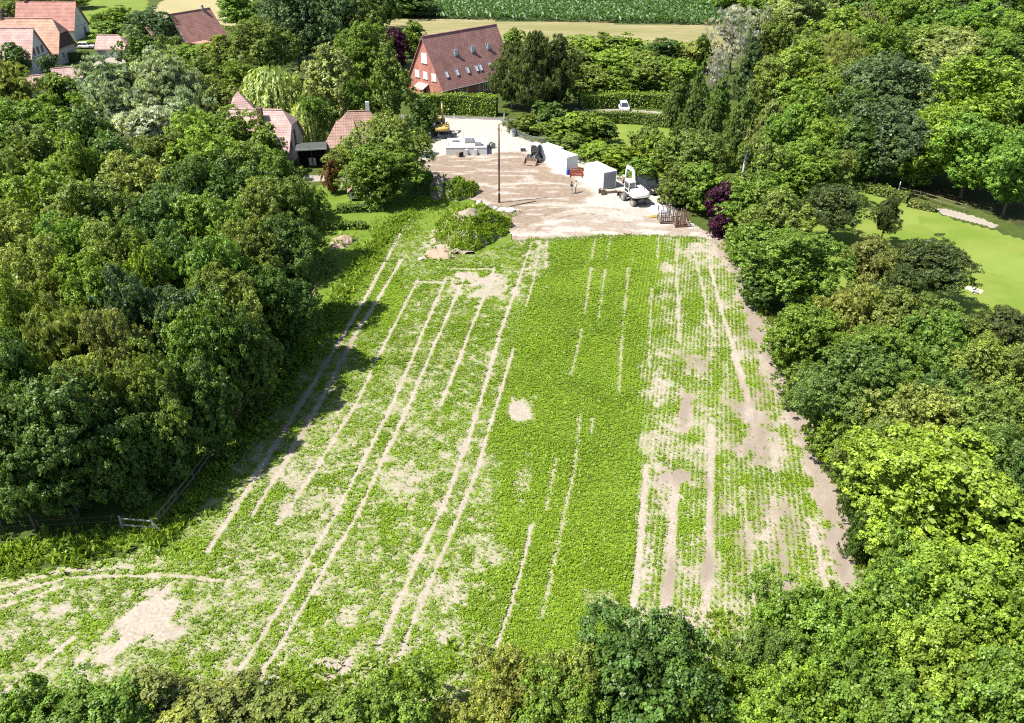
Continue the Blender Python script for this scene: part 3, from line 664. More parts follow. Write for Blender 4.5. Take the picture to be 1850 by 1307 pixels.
# --- garden and houses, top left
GT = 'trees around the village houses'
for a in [
 (55, -40, 120, 9, 'mid', 'mid', 'green tree behind the topmost village house'),
 (130, -25, 60, 7, 'mid', 'bright', 'bright tree right of the topmost house roof'),
 (25, 0, 60, 8, 'mid', 'olive', 'olive tree above the blue solar panels'),
 (28, 82, 46, 7, 'small', 'dark', 'dark small tree in front of the leftmost roof'),
 (88, 102, 30, 4.5, 'small', 'blue', 'blue-green young tree beside the white gable'),
 (178, 25, 34, 4, 'shrub', 'mid', 'round bush on the meadow left of the bright bush'),
 (212, 12, 52, 5, 'small', 'bright', 'bright round bush on the meadow'),
 (198, 40, 60, 5, 'small', 'mid', 'mid-green bush row tree below the meadow'),
 (276, 24, 80, 9.5, 'mid', 'blue', 'dull blue-green tree left of the red-roofed house'),
 (312, 68, 50, 6, 'small', 'olive', 'olive tree in front of the red-roofed house'),
 (255, 62, 66, 8, 'small', 'dark', 'dark bush tree beside the small garage'),
 (350, 80, 75, 6, 'mid', 'bright', 'bright tree hiding the foot of the red-roofed house'),
 (400, 75, 90, 9, 'mid', 'olive', 'olive tree below the flat porch of the red-roofed house'),
 (430, -15, 75, 10, 'mid', 'fresh', 'fresh green tree on the dry field edge'),
 (360, 105, 80, 9, 'mid', 'olive', 'olive tree between the willow clump and the houses'),
 (470, 42, 110, 13, 'big', 'olive', 'large olive tree above the weeping willow'),
 (432, 112, 60, 8, 'mid', 'bright', 'yellow-green tree left of the weeping willow'),
 (530, -40, 110, 20, 'poplar', 'blue', 'tall dark grey-green poplar on the left of the pair'),
 (607, -32, 105, 19, 'poplar', 'blue', 'tall dark grey-green poplar on the right of the pair'),
 (500, -10, 70, 15, 'poplar', 'blue', 'thinner poplar at the left foot of the tall pair'),
 (660, 0, 75, 15, 'mid', 'olive', 'olive tree right of the tall poplars'),
 (655, 45, 85, 13, 'big', 'mid', 'mid-green tree between the two lindens'),
 (690, -25, 70, 12, 'mid', 'dark', 'dark tree at the corner of the maize field'),
 (740, -20, 90, 8, 'mid', 'dark', 'dark low tree at the left end of the maize field'),
 (716, 58, 42, 9, 'small', 'purple', 'dark purple tree behind the brick house'),
 (745, 42, 60, 8, 'small', 'mid', 'green bush tree behind the brick house ridge'),
 (598, 80, 108, 15, 'linden', 'pale', 'conical linden with yellowish top behind the brown-roofed house'),
 (698, 90, 100, 14, 'linden', 'olive', 'conical olive linden left of the brick house'),
 (493, 122, 122, 10.5, 'weeping', 'weep', 'weeping willow with hanging yellow-green strands'),
 (552, 185, 60, 7, 'weeping', 'weep', 'small shaded weeping willow right of the pink house'),
 (640, 150, 60, 9, 'mid', 'mid', 'green tree between the lindens and the brown roof'),
 (566, 175, 50, 8, 'mid', 'fresh', 'fresh green tree left foot of the yellowish linden'),
 (705, 205, 125, 11, 'big', 'olive', 'large olive tree between the brown-roofed house and the site'),
 (690, 262, 120, 8, 'mid', 'mid', 'lower olive tree at the garden end of the large olive tree'),
 (625, 258, 60, 5, 'small', 'olive', 'red-tinged bush in front of the brown roof'),
 (598, 288, 36, 5, 'column', 'rust', 'rust-brown drooping columnar shrub in the garden'),
 (560, 340, 60, 4, 'shrub', 'mid', 'green shrub at the foot of the rust-brown column'),
 (765, 180, 50, 6.5, 'small', 'dark', 'dark tree shading the yard entrance'),
 (745, 225, 40, 5, 'small', 'dark', 'dark bush below the yard entrance tree'),
 (638, 300, 50, 4, 'shrub', 'silver', 'greyish shrub beside the rust-brown column'),
]:
    T(*a, group=GT)

# --- behind the site
GB = 'trees behind the building site'
for a in [
 (925, 70, 84, 13, 'pine', 'pine', 'pine on the left of the three beside the brick house'),
 (962, 54, 88, 15.5, 'pine', 'pine', 'tallest pine in the middle of the three beside the brick house'),
 (1002, 66, 88, 13.5, 'pine', 'pine', 'pine on the right of the three beside the brick house'),
 (930, 55, 40, 6, 'small', 'bright', 'bright bush behind the pines'),
 (1050, 68, 80, 6, 'small', 'bright', 'bright orchard tree at the far left of the orchard'),
 (1095, 64, 80, 6, 'small', 'mid', 'mid-green orchard tree in the back row by the stubble'),
 (1140, 66, 70, 6, 'small', 'bright', 'light orchard tree in the middle of the back row'),
 (1195, 72, 75, 7, 'small', 'dark', 'dark round orchard tree in the back row'),
 (1245, 80, 70, 6, 'small', 'yellow', 'yellow-green orchard tree at the right of the back row'),
 (1270, 66, 40, 8, 'small', 'olive', 'slim olive tree beside the grey-leaved tree'),
 (1045, 90, 80, 6, 'small', 'olive', 'olive orchard tree left in the second row'),
 (1105, 92, 90, 6, 'small', 'bright', 'broad light orchard tree in the second row'),
 (1165, 95, 80, 6, 'small', 'olive', 'olive orchard tree right in the second row'),
 (1062, 118, 80, 6, 'small', 'olive', 'olive orchard tree left in the front row'),
 (1115, 118, 80, 6, 'small', 'mid', 'green orchard tree in the middle of the front row'),
 (1175, 115, 85, 6, 'small', 'olive', 'olive orchard tree right in the front row'),
 (1225, 110, 70, 6, 'small', 'bright', 'bright orchard tree right end of the front row'),
 (990, 185, 60, 4.5, 'small', 'dark', 'dark bush at the foot of the pines'),
 (950, 205, 60, 3.2, 'shrub', 'olive', 'olive shrub beside the grey bin'),
 (1010, 215, 70, 4, 'small', 'mid', 'green bush on the fence line below the pines'),
 (1055, 205, 85, 5, 'small', 'bright', 'bright green bush left of the small lawn'),
 (1090, 218, 55, 4, 'small', 'dark', 'dark bush touching the small lawn'),
 (1035, 240, 70, 3, 'shrub', 'olive', 'olive shrub behind the white containers'),
 (1085, 256, 80, 3, 'shrub', 'bright', 'bright shrub behind the large container'),
 (1125, 262, 90, 3.2, 'shrub', 'lime', 'yellow-green shrub bank under the small lawn'),
 (1165, 225, 50, 6, 'small', 'olive', 'greyish olive young tree right of the small lawn'),
 (1155, 285, 60, 3.4, 'shrub', 'mid', 'green shrub above the black car'),
]:
    T(*a, group=GB, cb=.05 if a[4] == 'pine' else None, pale=a[4] == 'pine')

# --- upper right forest
GU = 'trees of the forest at the upper right'
for a in [
 (1340, -35, 110, 10, 'mid', 'bright', 'bright tree at the right end of the maize field'),
 (1400, -30, 90, 11, 'mid', 'mid', 'mid-green tree at the top behind the grey-leaved tree'),
 (1328, 16, 92, 14, 'bare', 'grey', 'grey-leaved pale tree at the corner of the stubble field'),
 (1376, 22, 55, 13, 'willow', 'silver', 'pale silver tree just right of the grey-leaved tree'),
 (1298, 95, 46, 9, 'bare', 'grey', 'lower grey-twigged tree under the grey-leaved tree'),
 (1405, 35, 60, 12, 'mid', 'olive', 'olive tree behind the dark spruce'),
 (1450, -22, 120, 16, 'big', 'pale', 'pale yellow-green tree at the top of the forest'),
 (1530, -45, 100, 14, 'mid', 'dark', 'dark tree at the top edge left of the pale crown'),
 (1590, -40, 110, 14, 'mid', 'fresh', 'fresh green tree at the top edge of the forest'),
 (1566, 14, 56, 13, 'willow', 'pale', 'small pale cream-green crown near the top of the forest'),
 (1645, -10, 110, 14, 'mid', 'mid', 'mid-green tree right of the pale cream crown'),
 (1720, -45, 140, 14, 'big', 'dark', 'dark tree at the top edge, far right group'),
 (1700, 5, 110, 13, 'mid', 'fresh', 'fresh green tree below the dark top-edge tree'),
 (1790, -25, 110, 14, 'mid', 'blue', 'hazy grey-green tree at the top right'),
 (1850, -30, 110, 15, 'big', 'mid', 'green tree in the top right corner'),
 (1765, 15, 110, 13, 'mid', 'fresh', 'light green tree under the hazy tree'),
 (1840, 30, 110, 13, 'big', 'mid', 'green tree at the right edge near the top'),
 (1355, 72, 80, 13, 'conifer', 'blue', 'dark blue-green spruce below the grey-leaved tree'),
 (1520, 25, 110, 13, 'mid', 'bright', 'bright green tree below the dark top-edge tree'),
 (1465, 62, 90, 12, 'mid', 'olive', 'olive tree under the pale yellow-green crown'),
 (1515, 70, 90, 13, 'bare', 'brown', 'brownish twiggy tree in the upper forest'),
 (1575, 55, 110, 13, 'mid', 'mid', 'mid-green tree below the pale cream crown'),
 (1650, 45, 120, 13, 'big', 'olive', 'olive crown in the centre of the upper forest'),
 (1715, 65, 120, 12, 'big', 'pale', 'cream-flowering pale crown in the right forest'),
 (1790, 60, 110, 13, 'big', 'fresh', 'fresh crown above the darkest right-hand tree'),
 (1822, 78, 90, 11, 'mid', 'dark', 'darkest tree of the forest near the right edge'),
 (1410, 105, 90, 11, 'mid', 'olive', 'olive tree right of the dark spruce'),
 (1452, 92, 110, 12.5, 'mid', 'bright', 'yellow-green spreading tree in the left forest'),
 (1520, 120, 90, 11, 'mid', 'olive', 'dull olive tree beside the spreading yellow-green tree'),
 (1600, 100, 170, 14, 'big', 'blue', 'large dark blue-green oak in the middle forest'),
 (1700, 120, 90, 11, 'mid', 'pale', 'pale dull crown right of the large dark oak'),
 (1735, 110, 90, 11, 'mid', 'dark', 'dark crown behind the bright locust'),
 (1460, 150, 110, 10.5, 'mid', 'bright', 'bright tree low in the left forest'),
 (1540, 170, 110, 11, 'mid', 'dark', 'dark tree below the dull olive one'),
 (1600, 185, 130, 12, 'big', 'blue', 'dark tree with black shade above the golf hedge'),
 (1785, 118, 190, 14, 'big', 'bright', 'big bright locust tree at the right edge'),
 (1850, 150, 130, 13, 'big', 'bright', 'bright tree cut by the right edge beside the locust'),
 (1690, 190, 130, 11.5, 'big', 'lime', 'light yellow-green tree left of the locust'),
 (1760, 215, 140, 11, 'big', 'fresh', 'fresh green tree with dark trunks above the gravel path'),
 (1840, 240, 120, 11, 'big', 'fresh', 'green tree over the path at the right edge'),
 (1655, 255, 70, 7, 'mid', 'bright', 'low bright tree above the golf wall'),
 (1555, 225, 80, 9, 'mid', 'dark', 'dark tree beside the golf hedge bank'),
]:
    T(*a, group=GU)

# --- row of conifers and trees bordering the field on the right
GR = 'trees along the right side of the field'
for a in [
 (1222, 135, 55, 9, 'conifer', 'spruce', 'leftmost conifer of the screen beside the small lawn'),
 (1262, 128, 60, 10, 'conifer', 'spruce', 'second conifer of the screen, tallest on its left half'),
 (1300, 140, 65, 10, 'conifer', 'spruce', 'third conifer of the screen under the grey trees'),
 (1345, 160, 65, 10, 'conifer', 'spruce', 'fourth conifer of the screen below the dark spruce'),
 (1240, 180, 60, 9, 'conifer', 'spruce', 'front left conifer of the screen above the container'),
 (1280, 190, 62, 9, 'conifer', 'spruce', 'front middle conifer of the screen'),
 (1390, 172, 75, 10, 'conifer', 'pale', 'paler green conifer at the right end of the screen'),
 (1325, 205, 65, 9, 'conifer', 'spruce', 'front right conifer of the screen beside the concrete pole'),
 (1425, 205, 80, 9, 'mid', 'fresh', 'fresh green tree right of the conifer screen'),
 (1490, 215, 80, 9, 'mid', 'bright', 'bright tree left of the golf hedge bank'),
 (1180, 238, 50, 6, 'small', 'olive', 'dark olive bush tree above the black car on the site edge'),
 (1205, 252, 75, 6, 'small', 'bright', 'yellow-green bushy tree behind the white excavator'),
 (1258, 240, 110, 8, 'mid', 'olive', 'broad olive tree above the rusty racks'),
 (1225, 300, 70, 5.5, 'small', 'olive', 'olive bush beside the rusty racks'),
 (1268, 300, 80, 6, 'small', 'mid', 'green bushy tree between the racks and the purple shrub'),
 (1375, 262, 100, 8.5, 'mid', 'olive', 'olive tree right of the concrete pole'),
 (1448, 262, 110, 8.5, 'mid', 'bright', 'yellow-green tree with rounded top behind the border row'),
 (1502, 268, 80, 8, 'mid', 'olive', 'olive tree beside the golf fairway corner'),
 (1303, 332, 52, 5.5, 'small', 'purple', 'dark purple shrub at the top right field corner'),
 (1300, 385, 40, 3, 'shrub', 'purple', 'low purple shrub at the foot of the taller one'),
 (1370, 315, 100, 7.5, 'mid', 'mid', 'mid-green tree right of the purple shrub'),
 (1405, 345, 120, 7.5, 'mid', 'olive', 'dull olive-green tree in the border row below the concrete pole'),
 (1510, 325, 110, 8, 'pine', 'pine', 'bushy pine behind the bright maple of the border row'),
 (1605, 352, 52, 6.5, 'pine', 'pine', 'small lone pine against the golf fairway'),
 (1350, 400, 80, 5, 'small', 'mid', 'green bush at the field edge below the purple shrub'),
 (1440, 412, 160, 8.5, 'big', 'fresh', 'fresh green maple with layered leaves at the field edge'),
 (1570, 420, 100, 8, 'pine', 'brown', 'pine with rusty dead branches'),
 (1680, 425, 140, 8, 'pine', 'pine', 'dark bushy pine in front of the putting green'),
 (1630, 470, 90, 7, 'pine', 'pine', 'dark pine left of the bushy one by the putting green'),
 (1375, 470, 80, 5, 'small', 'dark', 'dark bush at the field edge below the maple'),
 (1530, 515, 110, 7.5, 'willow', 'yellow', 'yellow-green fine-leaved tree below the rusty pine'),
 (1610, 530, 120, 7, 'mid', 'olive', 'olive tree with brownish tips below the pines'),
 (1700, 540, 120, 7, 'mid', 'olive', 'dull olive tree below the bushy pine'),
 (1810, 545, 120, 7, 'pine', 'pine', 'dark pine at the right edge below the fairway'),
 (1455, 555, 110, 6.5, 'mid', 'mid', 'mid-green tree at the field edge, middle of the row'),
 (1418, 585, 70, 4.5, 'small', 'bright', 'light green bush poking into the field edge'),
 (1680, 575, 120, 7.5, 'big', 'fresh', 'fresh green crown in the right-hand mass'),
 (1590, 590, 130, 7.5, 'big', 'mid', 'mid-green crown above the big dark tree'),
 (1770, 610, 130, 8, 'big', 'olive', 'olive crown near the right edge, mid height'),
 (1850, 620, 130, 8, 'big', 'olive', 'olive crown cut by the right edge'),
 (1530, 625, 170, 8.5, 'big', 'dark', 'big dark green tree bulging into the field'),
 (1450, 660, 70, 4, 'small', 'olive', 'olive bush at the foot of the big dark tree'),
 (1690, 670, 120, 8, 'mid', 'dark', 'dark tree behind the yellow-green crown'),
 (1780, 690, 150, 8.5, 'big', 'olive', 'broad olive tree right of the yellow-green crown'),
 (1640, 690, 150, 8, 'big', 'yellow', 'yellow-green crown above the bright lime-green tree'),
 (1500, 745, 70, 5, 'small', 'mid', 'green bush on the field edge below the dark tree'),
 (1570, 760, 110, 7, 'mid', 'olive', 'olive tree left of the lime-green tree'),
 (1800, 770, 150, 8.5, 'big', 'dark', 'dark greyish tree right of the lime-green tree'),
 (1850, 840, 110, 8, 'big', 'dark', 'dark tree in shade at the right edge'),
 (1700, 785, 270, 9.5, 'big', 'lime', 'large lime-green round tree, brightest on the right'),
 (1552, 825, 70, 5.5, 'conifer', 'dark', 'dark conifer at the field edge beside the lime-green tree'),
 (1560, 905, 70, 5, 'conifer', 'dark', 'second dark conifer below the first at the field edge'),
 (1620, 925, 110, 6, 'mid', 'fresh', 'green tree at the left foot of the lime-green tree'),
 (1820, 940, 140, 7, 'big', 'bright', 'bright tree right foot of the lime-green tree'),
]:
    T(*a, group=GR)

# --- foreground, bottom
GF = 'trees in the foreground'
for a in [
 (1720, 985, 230, 8.5, 'big', 'bright', 'bright broad tree below the large lime-green tree'),
 (1590, 1030, 170, 8, 'big', 'fresh', 'fresh green tree at the bottom right field corner'),
 (1450, 1045, 190, 8, 'big', 'mid', 'mid-green tree with gaps over the bare strips'),
 (1840, 1050, 190, 9, 'big', 'bright', 'bright tree at the right edge near the bottom'),
 (1390, 1130, 130, 7, 'big', 'dark', 'dark green tree right of the grass gap'),
 (1540, 1120, 190, 8.5, 'big', 'mid', 'mid-green broad tree in the bottom right'),
 (1680, 1110, 220, 9, 'big', 'bright', 'light broad tree in the bottom right'),
 (1820, 1170, 230, 9.5, 'big', 'fresh', 'fresh green tree in the bottom right corner'),
 (1600, 1215, 230, 9, 'big', 'fresh', 'leafy green tree at the bottom edge, right'),
 (1430, 1205, 190, 8, 'big', 'bright', 'light green tree at the bottom edge right of the dark pair'),
 (1300, 1200, 120, 6, 'mid', 'mid', 'green bush tree closing the grass gap'),
 (1150, 1118, 270, 8.5, 'big', 'dark', 'largest dark olive tree at the bottom centre'),
 (1030, 1180, 170, 7.5, 'big', 'olive', 'olive tree left of the largest dark one'),
 (925, 1185, 170, 7, 'big', 'yellow', 'yellow-olive tree at the bottom centre left'),
 (1240, 1205, 160, 7, 'big', 'mid', 'dark tree at the right flank of the largest one'),
 (1000, 1230, 180, 7.5, 'big', 'mid', 'green tree cut by the bottom edge, centre'),
 (700, 1215, 165, 5, 'mid', 'mid', 'small dark tree at the bottom left of centre'),
 (612, 1258, 120, 3.2, 'small', 'olive', 'olive bush left of the small dark tree'),
 (820, 1268, 80, 3.5, 'shrub', 'yellow', 'pale yellow flowering shrub at the bottom edge'),
 (900, 1250, 110, 5, 'small', 'bright', 'bright bush right of the flowering shrub'),
 (150, 1232, 180, 4.5, 'mid', 'fresh', 'green bushy tree at the bottom left corner'),
 (60, 1240, 110, 4.5, 'small', 'mid', 'green bush left of the corner tree'),
 (270, 1208, 150, 3.0, 'shrub', 'brown', 'olive-brown bramble thicket right of the corner tree'),
 (385, 1232, 160, 2.6, 'shrub', 'brown', 'brown-twigged thicket in the bottom left'),
 (500, 1250, 150, 2.4, 'shrub', 'olive', 'olive scrub thicket at the bottom edge'),
 (330, 1262, 150, 3.0, 'shrub', 'yellow', 'olive thicket cut by the bottom edge'),
 (575, 1272, 110, 2.2, 'shrub', 'brown', 'low brown thicket beside the olive bush'),
]:
    T(*a, group=GF)
# ------------------------------------------------------------------ hedges
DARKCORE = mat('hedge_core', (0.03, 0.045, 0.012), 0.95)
def hedge(px_line, W, H, col, label, dens=22, leaf=.34, group=None, name='hedge'):
    rng = np.random.default_rng(abs(hash(label)) % 1000 if False else len(label)*7+int(px_line[0][0]))
    pts = [Vector((*P(*p), 0)) for p in px_line]
    root = thing(name, label, 'hedge', tuple(pts[0]), 0, group); o0 = pts[0]
    V = []; core = MB()
    for a, b in zip(pts, pts[1:]):
        d = (b-a); L = d.length; d.normalize(); nrm = Vector((-d.y, d.x, 0))
        n = int(L*(W+2*H)*dens)
        t = rng.uniform(0, L, n); f = rng.random(n)*(W+2*H)
        top = f < W; s1 = (f >= W) & (f < W+H)
        off = np.where(top, rng.uniform(-W/2, W/2, n), np.where(s1, -W/2, W/2))
        bump = (fnoise(t, off*2+5, 1.6, 3)-.5)*1.0
        z = np.where(top, H+bump*.8, rng.uniform(0, H, n)); off = off+np.where(top, 0, np.sign(off)*bump*.6)
        base = np.array(a-o0)[None]+np.array(d)[None]*t[:, None]+np.array(nrm)[None]*off[:, None]; base[:, 2] = z
        nn = np.where(top[:, None], np.array([[0, 0, 1.]]), np.array(nrm)[None]*np.sign(off)[:, None]+np.array([[0, 0, .35]]))
        base += rng.normal(0, .07, (n, 3))
        V.append(leaf_quads(base, nn+.6*rng.normal(size=(n, 3)), leaf*rng.uniform(.7, 1.3, n), .6, .14, rng))
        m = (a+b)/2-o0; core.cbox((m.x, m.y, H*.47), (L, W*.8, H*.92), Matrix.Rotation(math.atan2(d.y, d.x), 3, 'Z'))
    V = np.concatenate(V)
    o = link('foliage', quads_mesh('foliage', V, LEAF, rng.uniform(.6, 1.35, len(V)), rng.random(len(V))*.7), root)
    o.color = (*COL[col], 1)
    core.build('dark_core', DARKCORE, root)  # solid dark box filling the hedge behind its leaves
hedge([(742, 207), (820, 205), (898, 209)], 1.8, 3.6, 'bright', 'tall clipped hedge between the brick house and the site road')
hedge([(1046, 197), (1130, 193), (1225, 196)], 2.2, 2.7, 'bright', 'clipped hedge with sunny top behind the white car')
hedge([(1066, 222), (1140, 223), (1212, 231)], 1.4, 2.0, 'olive', 'low hedge along the back of the small lawn')
hedge([(113, 112), (163, 110)], 1.8, 2.0, 'dark', 'dark clipped hedge beside the timber-gabled house', 14)
hedge([(128, 88), (182, 86)], 1.5, 1.4, 'bright', 'bright clipped hedge behind the dark one in the village', 14)
hedge([(158, 67), (218, 65)], 1.2, 1.1, 'mid', 'low hedge under the meadow bushes', 14)
hedge([(1530, 340), (1575, 349), (1640, 366)], 1.6, 1.2, 'olive', 'low olive hedge bank at the corner of the golf fairway')
hedge([(1640, 372), (1690, 383)], 1.2, .8, 'brown', 'dry brownish low hedge beside the golf path')
hedge([(582, 414), (662, 413)], 1.0, .9, 'bright', 'low vegetable row across the garden lawn')
hedge([(610, 384), (692, 381)], 1.1, 1.0, 'fresh', 'low leafy row in front of the garden huts')

# ------------------------------------------------------------------ tall grass and weeds (nobody could count them)
def grass_strip(name, label, px_line, W, dens, size, col, seed, cat='grass'):
    rng = np.random.default_rng(seed); X = []; Y = []
    pts = PL(px_line)
    for a, b in zip(pts, pts[1:]):
        L = math.hypot(b[0]-a[0], b[1]-a[1]); n = int(L*W*dens)
        t = rng.random(n); o = rng.normal(0, W/3.2, n)
        nx, ny = -(b[1]-a[1])/L, (b[0]-a[0])/L
        X.append(a[0]+(b[0]-a[0])*t+nx*o); Y.append(a[1]+(b[1]-a[1])*t+ny*o)
    X = np.concatenate(X); Y = np.concatenate(Y)
    k = rng.random(len(X)) < np.clip(fnoise(X, Y, 1.8, seed)*1.9-.15, 0, 1); X, Y = X[k], Y[k]
    return grass_pts(name, label, X, Y, size, col, rng, cat)
def grass_pts(name, label, X, Y, size, col, rng, cat='grass', parent=None, Z=None):
    n = len(X); V = []; vv = []
    hgt = size*rng.uniform(.5, 1.3, n)*(0.6+.8*vnoise(X, Y, 1.5, 4))
    Z = np.zeros(n) if Z is None else Z
    for k in range(4):
        a = rng.uniform(0, 6.283, n); t = np.stack([np.cos(a)*.45, np.sin(a)*.45, np.ones(n)], 1)
        c = np.stack([X, Y, Z], 1)+t*hgt[:, None]*.45
        nr = np.stack([np.cos(a+1.57), np.sin(a+1.57), np.full(n, .5)], 1)+.4*rng.normal(size=(n, 3))
        V.append(leaf_quads(c, nr, hgt, .26, .05, rng, tang=t)); vv.append(rng.uniform(.6, 1.35, n))
    V = np.concatenate(V)
    o = link(name, quads_mesh(name, V, LEAF, np.concatenate(vv), np.clip(rng.normal(.35, .3, len(V)), 0, 1)), parent)
    o.color = (*COL[col], 1); o['kind'] = 'stuff'
    if parent is None: tag(o, label, cat)
    return o
grass_strip('tall_grass', 'tall weeds along the left edge of the field', [(735, 392), (690, 435), (640, 492), (585, 588), (515, 692), (440, 795), (375, 880), (312, 952), (262, 990)], 2.2, 26, .55, 'bright', 51)
grass_strip('tall_grass', 'lush green weeds at the lower left field corner', [(300, 945), (250, 975), (150, 985), (60, 1005), (-20, 1020)], 3.4, 22, .55, 'lime', 52)
grass_strip('tall_grass', 'sunlit grass patch among the shade at the wood front', [(330, 790), (290, 840), (250, 900)], 4.0, 18, .45, 'fresh', 53)
grass_strip('tall_grass', 'rough grass between the garden and the soil mounds', [(790, 345), (770, 375), (730, 400), (690, 425), (650, 470)], 6.0, 12, .3, 'lime', 54)
grass_strip('tall_grass', 'weeds around the foot of the soil mounds', [(740, 360), (800, 372), (880, 380), (925, 395)], 4.0, 14, .3, 'bright', 55)
grass_strip('tall_grass', 'low weeds and grass under the trees on the right field edge', [(1310, 440), (1352, 510), (1398, 600), (1440, 700), (1500, 815), (1545, 930), (1570, 1060), (1600, 1200)], 1.6, 20, .4, 'bright', 56)
grass_strip('tall_grass', 'grass verge under the fence beside the building site', [(912, 222), (930, 243), (995, 266), (1065, 290), (1125, 312), (1190, 338)], 1.6, 16, .4, 'olive', 57)
grass_strip('tall_grass', 'rough green grass at the bottom of the field between the trees', [(480, 1250), (700, 1230), (820, 1220), (900, 1200)], 3.0, 26, .4, 'lime', 58)
grass_strip('tall_grass', 'grass gap between the dark trees at the bottom', [(1290, 1110), (1310, 1180), (1300, 1230)], 3.0, 24, .4, 'lime', 59)

grass_strip('tall_grass', 'ragged weeds where the chalk yard meets the crop', [(925, 437), (1010, 431), (1080, 427), (1190, 427), (1260, 432)], .7, 22, .28, 'bright', 60)

# maize
def maize():
    rng = np.random.default_rng(77); poly = [(-46, 263), (95, 243), (120, 240), (135, 330), (-95, 330)]
    n = 52000; x = rng.uniform(-95, 135, n); y = rng.uniform(240, 330, n)
    y = np.round(y/1.1)*1.1+rng.normal(0, .12, n)
    k = inpoly(x, y, poly); x, y = x[k], y[k]
    V = []; n = len(x); hh = rng.uniform(1.3, 1.9, n)
    for q in range(2):
        a = rng.uniform(0, 6.283, n); t = np.stack([np.cos(a)*.6, np.sin(a)*.6, np.ones(n)], 1)
        V.append(leaf_quads(np.stack([x, y, hh*.6], 1)+t*.35, np.stack([np.cos(a+1.6), np.sin(a+1.6), np.full(n, .8)], 1), hh*.9, .38, .1, rng, tang=t))
    V = np.concatenate(V)
    o = link('maize_crop', quads_mesh('maize_crop', V, LEAF, rng.uniform(.6, 1.3, len(V)), rng.random(len(V))*.2)); o.color = (.075, .15, .042, 1)
    tag(o, 'dense green maize growing in the field at the top', 'crop', kind='stuff')
maize()

# ------------------------------------------------------------------ soil mounds
SOIL = ground_mat('heap_soil', [(0.22, 0.185, 0.14), (0.30, 0.26, 0.21), (0.16, 0.13, 0.095)], (.8, .22), bump=1.0)
PALESOIL = ground_mat('pale_heap', [(0.27, 0.205, 0.145), (0.32, 0.25, 0.19), (0.21, 0.16, 0.11)], (1.0, .3), bump=.8)
def mound(center, rx, ry, H, label, weeds, col='fresh', seed=1, material=None, name='soil_mound', wsize=.6, baretop=.82):
    x0, y0 = P(*center); root = thing(name, label, 'mound', (x0, y0, 0))
    n = 40; m = MB(); g_ = np.linspace(-1.15, 1.15, n)
    gx, gy = np.meshgrid(g_, g_)
    def hz(u, v):
        r = np.hypot(u+.12, v-.1)*(1+.9*(fnoise(u*2.2, v*2.2, 1.3, seed)-.5))+.10*(fnoise(u*6, v*6, 1.3, seed+5)-.5)
        return H*np.clip(1-r**1.7, -.05, 1)*(1+.7*(fnoise(u*5, v*5, 1.2, seed+3)-.5))-.02
    gz = hz(gx, gy)
    m.v = [(a*rx, b*ry, c) for a, b, c in zip(gx.ravel(), gy.ravel(), gz.ravel())]
    for j in range(n-1):
        for i in range(n-1):
            q = [j*n+i, j*n+i+1, (j+1)*n+i+1, (j+1)*n+i]
            if max(gz.ravel()[k] for k in q) > -.02: m.f.append(tuple(q))
    m.build('heap', material or SOIL, root, smooth=True)
    if weeds:
        rng = np.random.default_rng(seed); k = int(rx*ry*3.14*weeds)
        u = rng.uniform(-1.1, 1.1, k); v = rng.uniform(-1.1, 1.1, k); z = hz(u, v)
        kp = (z > -.02) & (np.hypot(u, v) < 1.05) & (z < H*baretop+rng.normal(0, .15, k)) & (rng.random(k) < fnoise(u*rx, v*ry, 1.6, seed+9)*2.3)
        grass_pts('weeds', None, u[kp]*rx, v[kp]*ry, wsize, col, rng, parent=root, Z=z[kp])
    return root
mound((858, 424), 4.9, 5.4, 2.9, 'large soil mound overgrown with bright green weeds, bare at its top', 85, 'lime', 11, wsize=.5, baretop=.88)
mound((834, 353), 2.5, 3.0, 2.0, 'smaller weed-covered soil mound behind the large one', 85, 'bright', 12, wsize=.5, baretop=1.3)
mound((797, 346), 1.7, 3.2, 2.0, 'grey bare soil bank beside the smaller mound', 14, 'bright', 13, baretop=.5)
mound((768, 338), 1.5, 3.0, 1.7, 'narrow weedy bank at the foot of the large olive tree', 60, 'fresh', 14, baretop=1.2)
mound((622, 440), 1.6, 1.9, .9, 'pale pinkish earth heap on the garden lawn', 6, 'bright', 15, PALESOIL, baretop=.5)
mound((800, 462), 2.4, 2.0, .5, 'low crumbly bare heap at the left foot of the large mound', 6, 'bright', 16, PALESOIL, baretop=.3)
mound((1192, 382), 1.5, 1.4, .8, 'crumpled heap of white plastic sheeting beside the rusty racks', 0, seed=17, material=mat('plastic_sheet', (.75, .76, .78), .35, spec=.5), name='plastic_sheet_heap')['category'] = 'sheeting'

# rocks and rubble at the foot of the pole
ROCK = mat('rubble', (0.33, 0.31, 0.28), .9, noise=.25, bump=.4)
def rock(px, py, s, label, seed, material=ROCK, fl=.6):
    rng = random.Random(seed); bm = bmesh.new(); bmesh.ops.create_icosphere(bm, subdivisions=2, radius=1)
    for v in bm.verts:
        k = 1+.35*(float(fnoise(v.co.x*2+seed, v.co.y*2+v.co.z, 1.0, seed))-.5)+rng.uniform(-.06, .06); v.co *= k
    me = bpy.data.meshes.new('boulder'); bm.to_mesh(me); bm.free(); me.materials.append(material)
    o = link('boulder', me); x, y = P(px, py); o.location = (x, y, s*fl*.45); o.scale = (s, s*.8, s*fl); o.rotation_euler = (0, 0, rng.random()*6)
    return tag(o, label, 'rock')
rock(866, 372, .55, 'pale upright stone left of the pole foot', 1, fl=1.1)
rock(895, 378, .45, 'small pale stone right under the pole', 2)
rock(908, 381, .8, 'flat pale stone right of the pole foot', 3, fl=.4)
